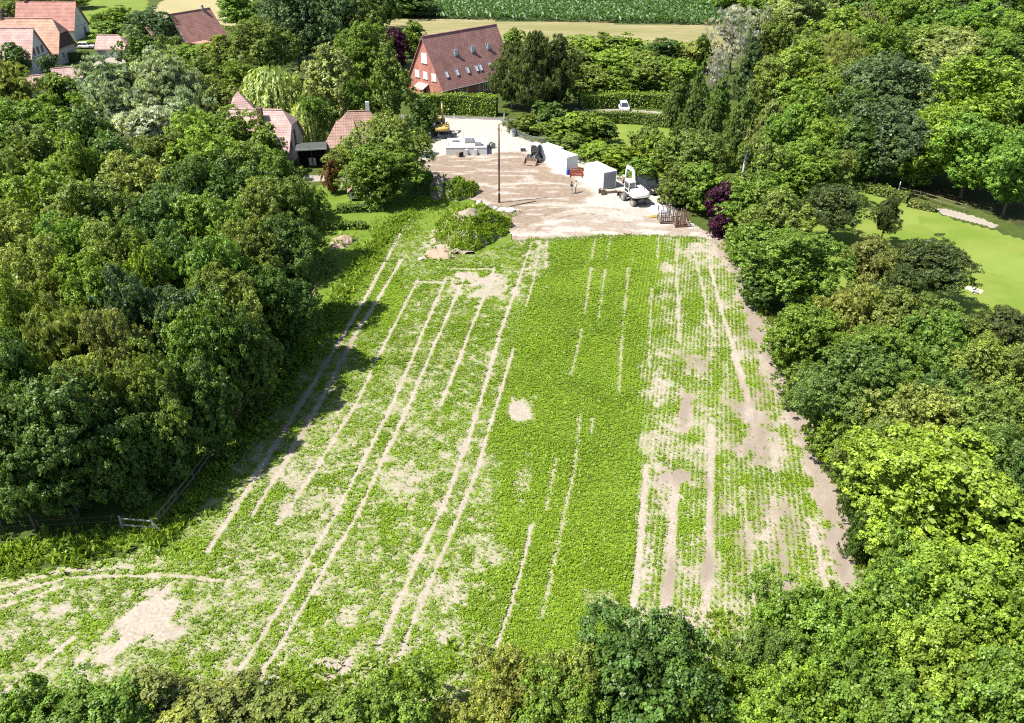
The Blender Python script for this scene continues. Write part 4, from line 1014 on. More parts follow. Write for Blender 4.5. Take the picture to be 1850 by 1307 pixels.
rock(922, 383, .75, 'largest whitish stone at the edge of the brown soil', 4, mat('white_stone', (.55, .53, .5), .9), fl=.5)
rock(760, 470, .4, 'small stone by the wheel tracks below the mound', 5)
rock(1350, 528, .4, 'dark stone lying on the bare right edge of the field', 7, mat('dark_stone', (.06, .06, .065), .9), fl=.5)

# ------------------------------------------------------------------ fences, gate, poles
WOOD = mat('weathered_wood', (0.14, 0.105, 0.075), .9, noise=.3, nscale=4, bump=.3)
GREYWOOD = mat('grey_wood', (0.26, 0.24, 0.215), .9, noise=.25, nscale=4, bump=.3)
STEEL = mat('galvanised_steel', (0.33, 0.34, 0.35), .5, metal=.6, noise=.1)
def fence(name, label, px_line, step, H, rails, prad, rthick, material, cat='fence', jitter=.04, mesh=False):
    pts = [Vector((*P(*p), 0)) for p in px_line]; root = thing(name, label, cat, tuple(pts[0])); o0 = pts[0].copy(); rng = random.Random(len(label))
    prev = None
    pm = None
    for a, b in zip(pts, pts[1:]):
        n = max(1, round((b-a).length/step))
        for i in range(n+(1 if b is pts[-1] else 0)):
            p = a.lerp(b, i/n)-o0
            if pm is None:
                pm = MB().tube([(0, 0, -.2), (0, 0, H*.6), (0, 0, H*1.06)], [prad, prad*.95, prad*.85], 7).build('post', material).data
                for o in [o for o in C.objects if o.data is pm]: bpy.data.objects.remove(o)
            q = link('post', pm, root); q.location = p; q.rotation_euler = (rng.uniform(-jitter, jitter), rng.uniform(-jitter, jitter), rng.random()*6); q.scale.z = rng.uniform(.93, 1.05)
            if prev is not None:
                for r in rails: MB().tube([prev+Vector((0, 0, r*H)), prev.lerp(p, .5)+Vector((0, 0, r*H-rthick*.5)), p+Vector((0, 0, r*H))], rthick, 5).build('rail', material, root)
                if mesh:
                    m = MB()
                    for k in range(1, 14): c = prev.lerp(p, k/14); m.bar(c+Vector((0, 0, .05)), c+Vector((0, 0, H*.97)), .02)
                    for k in range(1, 6): m.bar(prev+Vector((0, 0, H*k/6)), p+Vector((0, 0, H*k/6)), .02)
                    w = m.build('wire_mesh', material, root)
            prev = p
    return root
fence('post_and_rail_fence', 'dark rustic rail fence between the wood and the field', [(572, 536), (520, 622), (470, 703), (410, 790), (352, 872), (290, 948)], 2.6, 1.15, (.45, .9), .09, .075, WOOD)
fence('wire_fence', 'thin wire fence in the shade in front of the wood', [(8, 962), (140, 955), (228, 950)], 2.5, 1.0, (.5, .95), .035, .009, WOOD)
fence('site_fence', 'low grey mesh fence along the shrubs beside the building site', [(908, 226), (932, 246), (960, 258), (995, 262), (1040, 274), (1085, 291), (1130, 306), (1165, 322), (1200, 340)], 2.4, 1.1, (.98,), .035, .03, STEEL, mesh=True)
g = thing('field_gate', 'small wooden gate with slanting brace at the lower left field corner', 'gate', (*P(282, 962), 0), math.atan2(P(228, 958)[1]-P(282, 962)[1], P(228, 958)[0]-P(282, 962)[0]))
for z in (.45, 1.05): MB().bar((.1, 0, z), (2.3, 0, z+.03), .06, .10).build('rail', GREYWOOD, g)
for x in (0, 2.4): MB().tube([(x, 0, -.2), (x, 0, 1.3)], [.09, .08], 7).build('post', GREYWOOD, g)
MB().bar((-.6, .1, 0), (0, .1, 1.2), .07).build('brace', GREYWOOD, g)
# golf fence
fence('golf_fence', 'pale weathered fence between the golf hedge and the forest', [(1622, 352), (1660, 360), (1700, 372), (1742, 384)], 2.4, 1.15, (.5, .92), .07, .045, WOOD)
fp = thing('white_post', 'white marker post at the left end of the golf fence', 'post', (*P(1621, 353), 0)); MB().tube([(0, 0, -.1), (0, 0, 1.9), (0, 0, 2.0)], [.07, .07, .03], 8).build('shaft', mat('white_paint', (.62, .62, .6), .6), fp); MB().cbox((0, 0, 1.5), (.16, .16, .05)).build('band', STEEL, fp)
# poles
def pole(px, py, H, r0, r1, material, label, name='utility_pole'):
    root = thing(name, label, 'pole', (*P(px, py), 0))
    MB().tube([(0, 0, -.3), (0, 0, H*.5), (0.03, 0, H)], [r0, (r0+r1)/2, r1], 12).build('shaft', material, root, smooth=True)
    MB().tube([(0.03, 0, H), (0.03, 0, H+.12)], [r1*1.15, r1*.5], 10).build('cap', STEEL, root)
    MB().cbox((0, -r0, 1.6), (.14, .05, .22)).build('number_plate', mat('plate', (.5, .5, .45), .5), root)
    MB().tube([(0, 0, H*.93), (0, 0, H*.95)], r1*1.5, 10).build('clamp', STEEL, root)
    return root
pole(902, 367, 10.9, .17, .11, mat('rusty_steel', (0.15, 0.085, 0.06), .75, noise=.3, nscale=5), 'tall rust-brown pole standing alone on the building site')
pole(1333, 372, 8.0, .22, .14, mat('concrete', (0.34, 0.33, 0.31), .9), 'pale concrete pole rising from the shrubs right of the racks')
WHITE = MATS['white_paint']
def bollard(px, py, H, label):
    root = thing('marker_post', label, 'post', (*P(px, py), 0), 0, 'posts along the site road')
    MB().tube([(0, 0, -.1), (0, 0, H*.9), (0, 0, H)], [.09, .09, .04], 8).build('shaft', WHITE, root); MB().tube([(0, 0, H*.7), (0, 0, H*.8)], .095, 8).build('band', STEEL, root)
bollard(821, 218, 1.3, 'white post beside the cab of the yellow excavator'); bollard(911, 218, 1.3, 'white post at the hedge end near the pines')
bollard(769, 246, 2.2, 'grey-white post at the shaded yard entrance')
bollard(780, 214, 1.8, 'pale post in front of the hedge left of the yellow excavator'); bollard(793, 205, 2.4, 'tall thin post in front of the tall hedge')
# ------------------------------------------------------------------ houses
def roof_mat(name, c1, c2, gap):
    m, nt, N, L, b = _mat(name)
    b.inputs['Roughness'].default_value = .85; b.inputs['Specular IOR Level'].default_value = .2
    tc = N.new('ShaderNodeTexCoord'); sx = N.new('ShaderNodeSeparateXYZ'); L.new(tc.outputs['Object'], sx.inputs[0])
    ad = N.new('ShaderNodeMath'); ad.operation = 'ADD'; L.new(sx.outputs[0], ad.inputs[0])
    ml = N.new('ShaderNodeMath'); ml.operation = 'MULTIPLY'; ml.inputs[1].default_value = .37; L.new(sx.outputs[1], ml.inputs[0]); L.new(ml.outputs[0], ad.inputs[1])
    cb = N.new('ShaderNodeCombineXYZ'); L.new(ad.outputs[0], cb.inputs[0]); L.new(sx.outputs[2], cb.inputs[1])
    br = N.new('ShaderNodeTexBrick'); br.inputs['Scale'].default_value = 1.0; br.inputs['Brick Width'].default_value = .42; br.inputs['Row Height'].default_value = .30
    br.inputs['Mortar Size'].default_value = .035; br.inputs['Color1'].default_value = (*c1, 1); br.inputs['Color2'].default_value = (*c2, 1); br.inputs['Mortar'].default_value = (*gap, 1)
    L.new(cb.outputs[0], br.inputs['Vector'])
    n = N.new('ShaderNodeTexNoise'); n.inputs['Scale'].default_value = .7; n.inputs['Detail'].default_value = 5; L.new(tc.outputs['Object'], n.inputs[0])
    r = N.new('ShaderNodeMapRange'); r.inputs[1].default_value = .3; r.inputs[2].default_value = .7; r.inputs[3].default_value = .78; r.inputs[4].default_value = 1.2; L.new(n.outputs['Fac'], r.inputs[0])
    mx = N.new('ShaderNodeMix'); mx.data_type = 'RGBA'; mx.blend_type = 'MULTIPLY'; mx.inputs[0].default_value = 1; L.new(br.outputs['Color'], mx.inputs[6]); L.new(r.outputs[0], mx.inputs[7])
    L.new(mx.outputs[2], b.inputs['Base Color'])
    bp = N.new('ShaderNodeBump'); bp.inputs['Strength'].default_value = .6; bp.inputs['Distance'].default_value = .05; L.new(br.outputs['Fac'], bp.inputs['Height']); bp.invert = True; L.new(bp.outputs[0], b.inputs['Normal'])
    MATS[name] = m; return m
R_PINK = roof_mat('pink_tiles', (.37, .25, .225), (.42, .29, .26), (.27, .175, .155))
R_ORANGE = roof_mat('orange_tiles', (.38, .235, .165), (.42, .265, .19), (.28, .165, .12))
R_ROSE = roof_mat('rose_tiles', (.33, .165, .13), (.36, .19, .155), (.23, .11, .09))
R_BRICK = roof_mat('red_brown_tiles', (.285, .145, .122), (.31, .165, .14), (.165, .08, .068))
R_BROWN = roof_mat('brown_tiles', (.24, .15, .118), (.275, .175, .14), (.15, .095, .075))
W_CREAM = mat('cream_render', (.36, .34, .30), .9, noise=.08); W_WHITE = mat('white_render', (.50, .50, .49), .9, noise=.06)
W_BRICK = roof_mat('red_brick', (.32, .125, .095), (.36, .145, .11), (.30, .14, .112)); W_DARK = mat('dark_timber', (.06, .04, .035), .8)
GLASS = mat('window_glass', (.03, .04, .05), .08, spec=.8, noise=.05); SHUT = mat('white_shutter', (.62, .62, .60), .6, noise=.05); FRAME = mat('grey_frame', (.22, .22, .23), .6)
CHIM = mat('chimney_brick', (.12, .07, .06), .9, noise=.2)
BROWNSH = mat('brown_shutter', (.12, .05, .03), .7)
def house(name, label, org, rz, L, W, eave, ridge, wallm, roofm, hip=(0, 0), oh=.45, group=None, th=.22, cat='house'):
    root = thing(name, label, cat, (org[0], org[1], 0), rz, group); w2 = W/2
    k = (ridge-eave)/w2; z0 = eave-oh*k
    def end(x, hp, sgn):
        hk = ridge-(ridge-eave)*hp; yk = w2-(ridge-hk)/k if hp else w2
        return hk, yk
    hkL, ykL = end(0, hip[0], -1); hkR, ykR = end(L, hip[1], 1)
    bL = hip[0]*w2*.95-oh if hip[0] else -oh; bR = hip[1]*w2*.95-oh if hip[1] else -oh
    if hip[0] >= 1: hkL, ykL = z0, -oh
    if hip[1] >= 1: hkR, ykR = z0, -oh
    # wall: body and gables cut a little under the roof
    g = .12
    m = MB(); m.box(0, L, 0, W, 0, eave-.02)
    for x0, x1, hp, hk, yk in ((0, .3, hip[0], hkL, ykL), (L-.3, L, hip[1], hkR, ykR)):
        if hp >= 1: continue
        top = [(0, eave-.1), (W, eave-.1), (W-yk, hk-g), (yk, hk-g)] if hp else [(0, eave-.1), (W, eave-.1), (w2, ridge-g)]
        i = len(m.v); n = len(top); m.v += [(x0, y, z) for y, z in top]+[(x1, y, z) for y, z in top]
        m.f += [tuple(i+q for q in range(n)), tuple(i+n+q for q in reversed(range(n)))]+[(i+(q+1) % n, i+q, i+n+q, i+n+(q+1) % n) for q in range(n)]
    m.build('wall', wallm, root)
    faces = []
    for sgn in (0, 1):
        f = lambda y: y if sgn == 0 else W-y
        pts = [(-oh, f(-oh), z0), (L+oh, f(-oh), z0)]
        if hip[1] < 1: pts.append((L+oh, f(ykR), hkR))
        if hip[1] > 0: pts.append((L-bR-oh if hip[1] >= 1 else L-bR, f(w2), ridge))
        if hip[0] > 0: pts.append((bL+oh if hip[0] >= 1 else bL, f(w2), ridge))
        if hip[0] < 1: pts.append((-oh, f(ykL), hkL))
        faces.append(pts)
    for e, (hp, hk, yk, b_) in enumerate(((hip[0], hkL, ykL, bL), (hip[1], hkR, ykR, bR))):
        if hp > 0:
            x = -oh if e == 0 else L+oh; rx = (b_+oh if hp >= 1 else b_) if e == 0 else (L-b_-oh if hp >= 1 else L-b_)
            faces.append([(x, yk, hk), (x, W-yk, hk), (rx, w2, ridge)])
    rm = MB()
    for pts in faces:
        n = len(pts); i = len(rm.v)
        rm.v += [tuple(p) for p in pts]+[(p[0], p[1], p[2]-th) for p in pts]
        rm.f += [tuple(i+q for q in range(n)), tuple(i+n+q for q in reversed(range(n)))]+[(i+(q+1) % n, i+q, i+n+q, i+n+(q+1) % n) for q in range(n)]
    ro = rm.build('roof', roofm, root)
    a = (bL+oh if hip[0] >= 1 else bL) if hip[0] else -oh; b = (L-bR-oh if hip[1] >= 1 else L-bR) if hip[1] else L+oh
    if b-a > .5: MB().tube([(a, w2, ridge+.02), (b, w2, ridge+.02)], .13, 6).build('ridge_tiles', roofm, ro)
    root['_d'] = (L, W, eave, ridge)
    return root, ro
def win(root, face, u, z, w, h, pane=None, frame=None, sill=True, L=0, W=0):
    ax = {'front': ((u, 0, z), 0), 'right': ((L, u, z), math.pi/2), 'left': ((0, u, z), -math.pi/2), 'back': ((u, W, z), math.pi)}[face]
    m = MB()
    for s in (-1, 1): m.box(s*w/2-.06, s*w/2+.06, -.06, .02, -h/2-.06, h/2+.06)
    for s in (-1, 1): m.box(-w/2+.06, w/2-.06, -.055, .02, s*h/2-.06, s*h/2+.06)
    m.box(-.03, .03, -.05, .02, -h/2+.06, h/2-.06)
    o = m.build('window', frame or SHUT, root); o.location = ax[0]; o.rotation_euler = (0, 0, ax[1])
    MB().box(-w/2+.06, w/2-.06, -.04, .01, -h/2+.06, h/2-.06).build('pane', pane or GLASS, o)
    if sill: MB().box(-w/2-.12, w/2+.12, -.14, .02, -h/2-.16, -h/2-.065).build('sill', W_CREAM, o)
    return o
def chimney(ro, x, y, z0, z1, w=.6, material=None):
    c = MB().box(x-w/2, x+w/2, y-w/2, y+w/2, z0, z1).build('chimney', material or CHIM, ro)
    return c
def skylight(root, x, t, W, eave, ridge, w=.8, h=1.2, lift=0.0):
    """roof window lying on the front slope at fraction t up from the eave"""
    w2 = W/2; k = math.atan2(ridge-eave, w2)
    m = MB()
    for s in (-1, 1): m.box(s*w/2-.05, s*w/2+.05, -h/2, h/2, 0, .14)
    for s in (-1, 1): m.box(-w/2+.05, w/2-.05, s*h/2-.05, s*h/2+.05, 0, .13)
    o = m.build('roof_window', FRAME, root); o.location = (x, w2*t, eave+(ridge-eave)*t); o.rotation_euler = (k, 0, 0)
    pm = MB().box(-w/2+.05, w/2-.05, -h/2+.05, h/2-.05, .03, .10)
    p = pm.build('pane', mat('bright_pane', (.55, .60, .66), .12, spec=.8, noise=.03), o)
    if lift: p.rotation_euler = (lift, 0, 0); p.location = (0, 0, .25)
    return o

# big brick house
ORG = (-13.4, 159.0)
h_, ro = house('brick_house', 'large red brick house with steep red-brown roof and roof windows', ORG, math.radians(45), 19.5, 10.8, 3.1, 11.8, W_BRICK, R_BRICK, oh=.3)
for u, z, w, hh in ((5.2, 7.9, 1.5, 1.7), (2.5, 4.7, 1.25, 1.25), (5.1, 4.7, 1.2, 1.2), (7.6, 4.7, 1.2, 1.2)):
    win(h_, 'left', 10.8-u if False else u, z, w, hh, SHUT, SHUT)
for x in (2.2, 4.9, 7.7, 10.1, 11.2, 13.9): skylight(h_, x, .23, 10.8, 3.1, 11.8, .62, 1.25)
for x in (6.4, 10.9, 15.2): skylight(h_, x, .60, 10.8, 3.1, 11.8, .9, 1.2, lift=.55)
for x in (3.0, 6.2, 9.6, 13.0): MB().box(x-.22, x+.22, -.12, -.003, 0, 2.7).build('pilaster', W_CREAM, h_)
win(h_, 'front', 4.5, 1.5, 1.2, 1.2); win(h_, 'front', 11.3, 1.5, 1.2, 1.2); win(h_, 'front', 15, 1.5, 1.2, 1.2)
pc = MB(); pc.hexa([(-1.6, 4.2, 2.2), (-.02, 4.2, 3.0), (-.02, 7.4, 3.0), (-1.6, 7.4, 2.2), (-1.6, 4.2, 2.35), (-.02, 4.2, 3.15), (-.02, 7.4, 3.15), (-1.6, 7.4, 2.35)]); p_ = pc.build('porch_roof', R_PINK, h_)
for y in (4.35, 7.25): MB().box(-1.5, -1.38, y-.06, y+.06, 0, 2.2).build('porch_post', W_CREAM, p_)
MB().box(-.06, -.004, 5.2, 6.3, 0, 2.1).build('door', W_DARK, h_)
MB().tube([(-.3, -.42, 2.55), (19.8, -.42, 2.55)], .08, 6).build('gutter', FRAME, h_)

# village houses, top left
def vill(label, corner_px, L, W, eave, ridge, wallm, roofm, hip=(0, 0), rz=0.0, name='village_house', cat='house'):
    x, y = P(*corner_px); c, s = math.cos(rz), math.sin(rz)
    return house(name, label, (x-L*c, y-L*s), rz, L, W, eave, ridge, wallm, roofm, hip, group='village houses at the top left', cat=cat)
a, ro = vill('front village house with long pink tiled roof and white gable', (63, 137), 16, 8.4, 3.4, 9.2, W_WHITE, R_PINK)
for u, z in ((2.4, 4.6), (4.2, 4.6), (6.0, 4.6)): win(a, 'right', u, z, .9, 1.4, BROWNSH, FRAME, L=16)
win(a, 'right', 4.2, 1.4, 1.3, 1.5, L=16); win(a, 'front', 13.8, 1.6, 1.6, 1.6); win(a, 'front', 10, 1.6, 1.6, 1.6); chimney(ro, 5, 4.2, 8.6, 10.3)
MB().tube([(-.4, -.5, 2.75), (16.4, -.5, 2.75)], .08, 6).build('gutter', FRAME, a)
a, ro = vill('middle village house with orange roof, half hip and dark timber gable', (111, 119), 17, 8.6, 3.4, 9.6, W_CREAM, R_ORANGE, (0, .45))
MB().prism([(0, 0), (1, 0), (1, .1), (0, .1)], 0, .01)
gp = MB(); gp.v = [(17.012, .3, 3.5), (17.012, 8.3, 3.5), (17.012, 6.2, 6.6), (17.012, 2.4, 6.6), (17.06, .3, 3.5), (17.06, 8.3, 3.5), (17.06, 6.2, 6.6), (17.06, 2.4, 6.6)]; gp.f = [(0, 1, 2, 3), (7, 6, 5, 4), (0, 1, 5, 4), (1, 2, 6, 5), (2, 3, 7, 6), (3, 0, 4, 7)]
gp.build('gable_boarding', W_DARK, a)
for u in (2.2, 4.3, 6.4): win(a, 'right', u, 1.9, 1.0, 1.4, L=17)
for x in (13.2, 14.8, 16.2): win(a, 'front', x, 2.0, .9, 1.3, BROWNSH, FRAME)
chimney(ro, 4, 4.3, 9, 10.6)
a, ro = vill('rear village house with rose tiled roof and white gable', (138, 74), 15, 8.6, 3.2, 9.0, W_WHITE, R_ROSE)
win(a, 'right', 6.2, 1.6, 1.0, 1.9, BROWNSH, FRAME, L=15); win(a, 'right', 4.3, 5.2, .9, 1.2, L=15); chimney(ro, 2.2, 4.3, 8.6, 10.2)
MB().box(12.2, 14.6, -.05, -.004, 0, 2.1).build('garage_door', SHUT, a)
a, ro = vill('low house with blue solar panels on its roof', (27, 58), 12, 7, 2.6, 5.6, W_CREAM, R_PINK)
SOLAR = mat('solar_cell', (.012, .03, .13), .15, spec=.7, noise=.1)
pp = math.atan2(3.0, 3.5)
for i in range(5):
    for j in range(2):
        o = MB().box(-.5, .5, -.8, .8, 0, .05).build('solar_panel', SOLAR, a); t = .28+.44*j; o.location = (5.6+i*1.1, 3.5*t, 2.6+3.0*t+.1); o.rotation_euler = (pp, 0, 0)
a, ro = vill('small garage with pink hipped roof beside the lane', (227, 104), 6.5, 5.5, 2.3, 4.6, W_CREAM, R_PINK, (0, .8), name='garage', cat='garage')
MB().box(2, 4.5, -.05, -.004, 0, 2.0).build('garage_door', SHUT, a)
# red-roofed house with wing
xr, yr = P(398, 80)
h7, ro = house('red_roofed_house', 'red-brown roofed house with a pink wing and flat porch at the dry field', (-79.5, 207.5), math.radians(58), 11.5, 9, 3.0, 8.8, W_CREAM, R_ROSE, group='village houses at the top left')
win(h7, 'front', 3, 1.6, 1.3, 1.3); win(h7, 'front', 8, 1.6, 1.3, 1.3); chimney(ro, 9.5, 4.5, 8.2, 9.8, material=W_CREAM)
w7 = MB(); w7.box(-6.0, 1.5, 3.2, 9.4, 0, 3.0); w7.build('wing_wall', W_CREAM, h7)
wr = MB()
for s in (0, 1):
    y0, y1, ym = (2.8, 6.3, 6.3) if s == 0 else (9.8, 6.3, 6.3)
    wr.hexa([(-6.4, y0, 2.6), (1.6, y0, 2.6), (1.6, ym, 6.4), (-6.4, ym, 6.4), (-6.4, y0, 2.8), (1.6, y0, 2.8), (1.6, ym, 6.6), (-6.4, ym, 6.6)])
wr.build('wing_roof', R_ORANGE, h7)
pr = MB().box(.8, 4.6, -3.2, -.01, 2.35, 2.6).build('porch_roof', R_ROSE, h7)
for q in ((1.0, -3.0), (4.4, -3.0)): MB().box(q[0]-.1, q[0]+.1, q[1]-.1, q[1]+.1, 0, 2.35).build('porch_post', W_WHITE, pr)
# two low sheds above the wood
for lab, px, py, L_, rz in (('low shed with ribbed pale tile roof behind the wispy tree', 92, 176, 6.5, .5), ('low shed roof peeping out right of the small green tree', 163, 158, 6, .55)):
    x, y = P(px, py); sh, ro = house('shed', lab, (x-L_*math.cos(rz), y-L_*math.sin(rz)), rz, L_, 4.5, 2.3, 4.0, W_WHITE, R_PINK, oh=.25, cat='shed', group='sheds at the edge of the wood')
    MB().box(2, 3.2, -.05, -.004, 0, 2.0).build('door', BROWNSH, sh)
# pink house, turret, brown-roofed house
x, y = PZ(519, 270, 2.7)
ph, ro = house('pink_house', 'pink roofed house with dark chimney beside the weeping willow', (x-9.5, y+.4), math.radians(-3), 9.5, 8.4, 3.0, 7.6, W_CREAM, R_PINK, (0, .42))
chimney(ro, 5.1, 2.9, 5.6, 8.2, .75); win(ph, 'right', 4.6, 3.2, .7, 2.4, BROWNSH, BROWNSH, L=9.5); win(ph, 'right', 2.2, 3.0, .5, 1.8, BROWNSH, BROWNSH, L=9.5); win(ph, 'front', 6, 1.5, 1.2, 1.2)
x, y = PZ(434, 193, 5.6)
tu = thing('turret', 'square turret with pointed pink pyramid roof', 'turret', (x, y, 0), math.radians(20))
MB().box(-1.5, 1.5, -1.5, 1.5, 0, 5.6).build('wall', W_CREAM, tu)
tm = MB(); tm.v = [(-2.1, -2.1, 5.45), (2.1, -2.1, 5.45), (2.1, 2.1, 5.45), (-2.1, 2.1, 5.45), (0, 0, 8.1)]; tm.f = [(0, 1, 4), (1, 2, 4), (2, 3, 4), (3, 0, 4), (3, 2, 1, 0)]
tr_ = tm.build('roof', R_PINK, tu); MB().tube([(0, 0, 8.0), (0, 0, 8.5)], [.09, .02], 6).build('finial', STEEL, tr_); win(tu, 'front', 0, 4.2, .8, 1.0).location = (0, -1.5, 4.2)
x, y = PZ(592, 262, 2.6)
bh, ro = house('brown_roofed_house', 'brown hipped roof house with white chimney beside the large olive tree', (x+.6, y+2.0), math.radians(8), 7.0, 6.6, 2.7, 6.3, W_CREAM, R_BROWN, (.9, .5))
chimney(ro, 5.6, 3.8, 5.0, 7.6, .6, W_WHITE)
bw = MB(); bw.box(-1.2, 3.6, -2.6, -.01, 0, 2.3); bw.build('wing_wall', W_CREAM, bh)
br_ = MB(); br_.hexa([(-1.7, -3.1, 2.2), (4.0, -3.1, 2.2), (3.3, 2.2, 5.0), (.6, 2.2, 5.0), (-1.7, -3.1, 2.4), (4.0, -3.1, 2.4), (3.3, 2.2, 5.2), (.6, 2.2, 5.2)]); br_.build('wing_roof', R_BROWN, bh)
win(bh, 'front', 6.5, 1.5, 1.2, 1.2)
# carport: flat roof, dark inside
x0, y0 = P(541, 306); x1, y1 = P(592, 303)
cpn = thing('carport', 'dark open carport with flat pale roof beside the brown-roofed house', 'carport', (x0, y0, 0), math.atan2(y1-y0, x1-x0)); Lc = math.hypot(x1-x0, y1-y0)
MB().box(-.2, Lc+.2, -.2, 3.4, 2.9, 3.05).build('roof', mat('flat_roof', (.05, .055, .05), .9, noise=.3), cpn); MB().box(-.22, Lc+.22, -.26, -.202, 2.88, 3.07).build('fascia', W_CREAM, cpn)
MB().box(0, Lc, 3.2, 3.35, 0, 2.9).build('back_wall', W_DARK, cpn); MB().box(0, .12, .2, 3.19, 0, 2.9).build('side_wall', W_DARK, cpn); MB().box(Lc-.12, Lc, .2, 3.19, 0, 2.9).build('side_wall', W_DARK, cpn)
for xx in (.06, Lc/2, Lc-.06): MB().box(xx-.06, xx+.06, -.05, .07, 0, 2.9).build('post', W_DARK, cpn)
wb = thing('white_board', 'white board leaning at the front of the dark carport', 'board', (*P(566, 302), 0)); MB().box(-.55, .55, -.03, .03, .25, 1.45).build('panel', mat('grey_white', (.4, .4, .42), .7), wb); MB().box(-.5, -.42, -.02, .02, 0, .25).build('leg', WOOD, wb); MB().box(.42, .5, -.02, .02, 0, .25).build('leg', WOOD, wb)
# garden huts
def hut(px, py, w, h, label, roofm):
    r = thing('garden_hut', label, 'hut', (*P(px, py), 0), .2)
    MB().box(-w/2, w/2, -w/2, w/2, .35, h).build('body', WHITE, r)
    m = MB()
    for s in (-1, 1): m.hexa([(0, -w*.7, h+.55*w), (s*w*.75, -w*.7, h-.1), (s*w*.75, w*.7, h-.1), (0, w*.7, h+.55*w), (0, -w*.7, h+.55*w+.06), (s*w*.75, -w*.7, h-.04), (s*w*.75, w*.7, h-.04), (0, w*.7, h+.55*w+.06)])
    m.build('roof', roofm, r); MB().box(-.15, .15, -w/2-.02, -w/2-.002, h*.6, h*.85).build('opening', W_DARK, r)
    for sx in (-1, 1):
        for sy in (-1, 1): MB().box(sx*w*.4-.04, sx*w*.4+.04, sy*w*.4-.04, sy*w*.4+.04, 0, .35).build('leg', WOOD, r)
hut(639, 362, 1.0, 1.4, 'small white hut with brown gable roof in the garden', R_BROWN); hut(676, 366, .8, .8, 'smaller low white hut right of the gabled hut', mat('white_tin', (.5, .5, .5), .5))
# ------------------------------------------------------------------ vehicles and machines on the site
TYRE = mat('tyre', (.022, .022, .022), .9); RIM = mat('rim', (.34, .33, .31), .5, metal=.4); RUBBERGREY = mat('dusty_tyre', (.13, .12, .11), .95)
CABGLASS = mat('cab_glass', (.025, .03, .035), .06, spec=.9, noise=.02); BLACKP = mat('black_paint', (.012, .012, .014), .22, spec=.6, noise=.05)
MWHITE = mat('machine_white', (.68, .68, .67), .45, noise=.07); YELLOW = mat('machine_yellow', (.36, .25, .07), .55, noise=.15); DGREY = mat('dark_grey_paint', (.07, .075, .085), .5, noise=.15)
RUST = mat('rust', (.15, .082, .055), .85, noise=.35, nscale=5, bump=.3); MUDDY = mat('muddy_steel', (.20, .145, .11), .8, noise=.25, nscale=4)
LAMP_W = mat('lamp_glass', (.6, .6, .6), .1, spec=.8); LAMP_R = mat('tail_lamp', (.25, .015, .012), .2)
def wheel(root, x, y, r, w, side, tyre=TYRE):
    """axis along y; side = +1 or -1 is the outer face"""
    pts = [(0, -w/2, 0), (0, -w*.42, 0), (0, w*.42, 0), (0, w/2, 0)]
    o = MB().tube(pts, [r*.86, r, r, r*.86], 20).build('wheel', tyre, root, smooth=False); o.location = (x, y, r)
    MB().tube([(0, side*w*.3, 0), (0, side*w*.53, 0)], [r*.58, r*.5], 14).build('rim', RIM, o)
    MB().tube([(0, side*w*.5, 0), (0, side*w*.60, 0)], [r*.2, r*.16], 8).build('hub', RIM, o)
    return o
def cab(root, x0, x1, y0, y1, z0, z1, frame, roofm, t=.09):
    c = MB()
    for x in (x0, x1):
        for y in (y0, y1): c.cbox((x, y, (z0+z1)/2), (t, t, z1-z0))
    for z in (z0, z1-.05, z0+(z1-z0)*.35):
        for y in (y0, y1): c.bar((x0+t/2, y, z), (x1-t/2, y, z), t*.8)
        for x in (x0, x1): c.bar((x, y0+t/2, z), (x, y1-t/2, z), t*.8)
    o = c.build('cab', frame, root)
    g_ = MB(); zz = z0+(z1-z0)*.33
    for y in (y0, y1): g_.cbox(((x0+x1)/2, y, (z0+z1)/2), (x1-x0-t, .02, z1-z0-.1))
    for x in (x0, x1): g_.cbox((x, (y0+y1)/2, (z0+z1)/2), (.02, y1-y0-t, z1-z0-.1))
    g_.build('pane', CABGLASS, o); MB().box(x0-.1, x1+.1, y0-.08, y1+.08, z1, z1+.12).build('roof', roofm, o, bevel=.04)
    s = MB().box((x0+x1)/2-.25, (x0+x1)/2+.2, (y0+y1)/2-.25, (y0+y1)/2+.25, z0, z0+.45); s.box((x0+x1)/2-.32, (x0+x1)/2-.2, (y0+y1)/2-.25, (y0+y1)/2+.25, z0+.4, z0+1.0); s.build('seat', TYRE, o)
    return o
def bucket(name, parent, w, r, material):
    """open scoop, axis along y, teeth along -x lower lip"""
    m = MB(); prof = [(r*math.cos(a), r*math.sin(a)) for a in np.linspace(-.35*math.pi, .95*math.pi, 9)]
    t = .05
    for (a, b) in zip(prof, prof[1:]):
        m.hexa([(a[0], -w/2, a[1]), (b[0], -w/2, b[1]), (b[0], w/2, b[1]), (a[0], w/2, a[1]), (a[0]*.93, -w/2, a[1]*.93), (b[0]*.93, -w/2, b[1]*.93), (b[0]*.93, w/2, b[1]*.93), (a[0]*.93, w/2, a[1]*.93)])
    for y in (-w/2, w/2-t):
        i = len(m.v); n = len(prof); m.v += [(p[0]*.96, y, p[1]*.96) for p in prof]+[(p[0]*.96, y+t, p[1]*.96) for p in prof]
        m.f += [tuple(i+q for q in range(n)), tuple(i+n+q for q in reversed(range(n)))]+[(i+(q+1) % n, i+q, i+n+q, i+n+(q+1) % n) for q in range(n)]
    for k in range(5): m.cbox((prof[0][0]+.05, -w/2+.08+k*(w-.16)/4, prof[0][1]-.08), (.08, .07, .22))
    return m.build(name, material, parent)
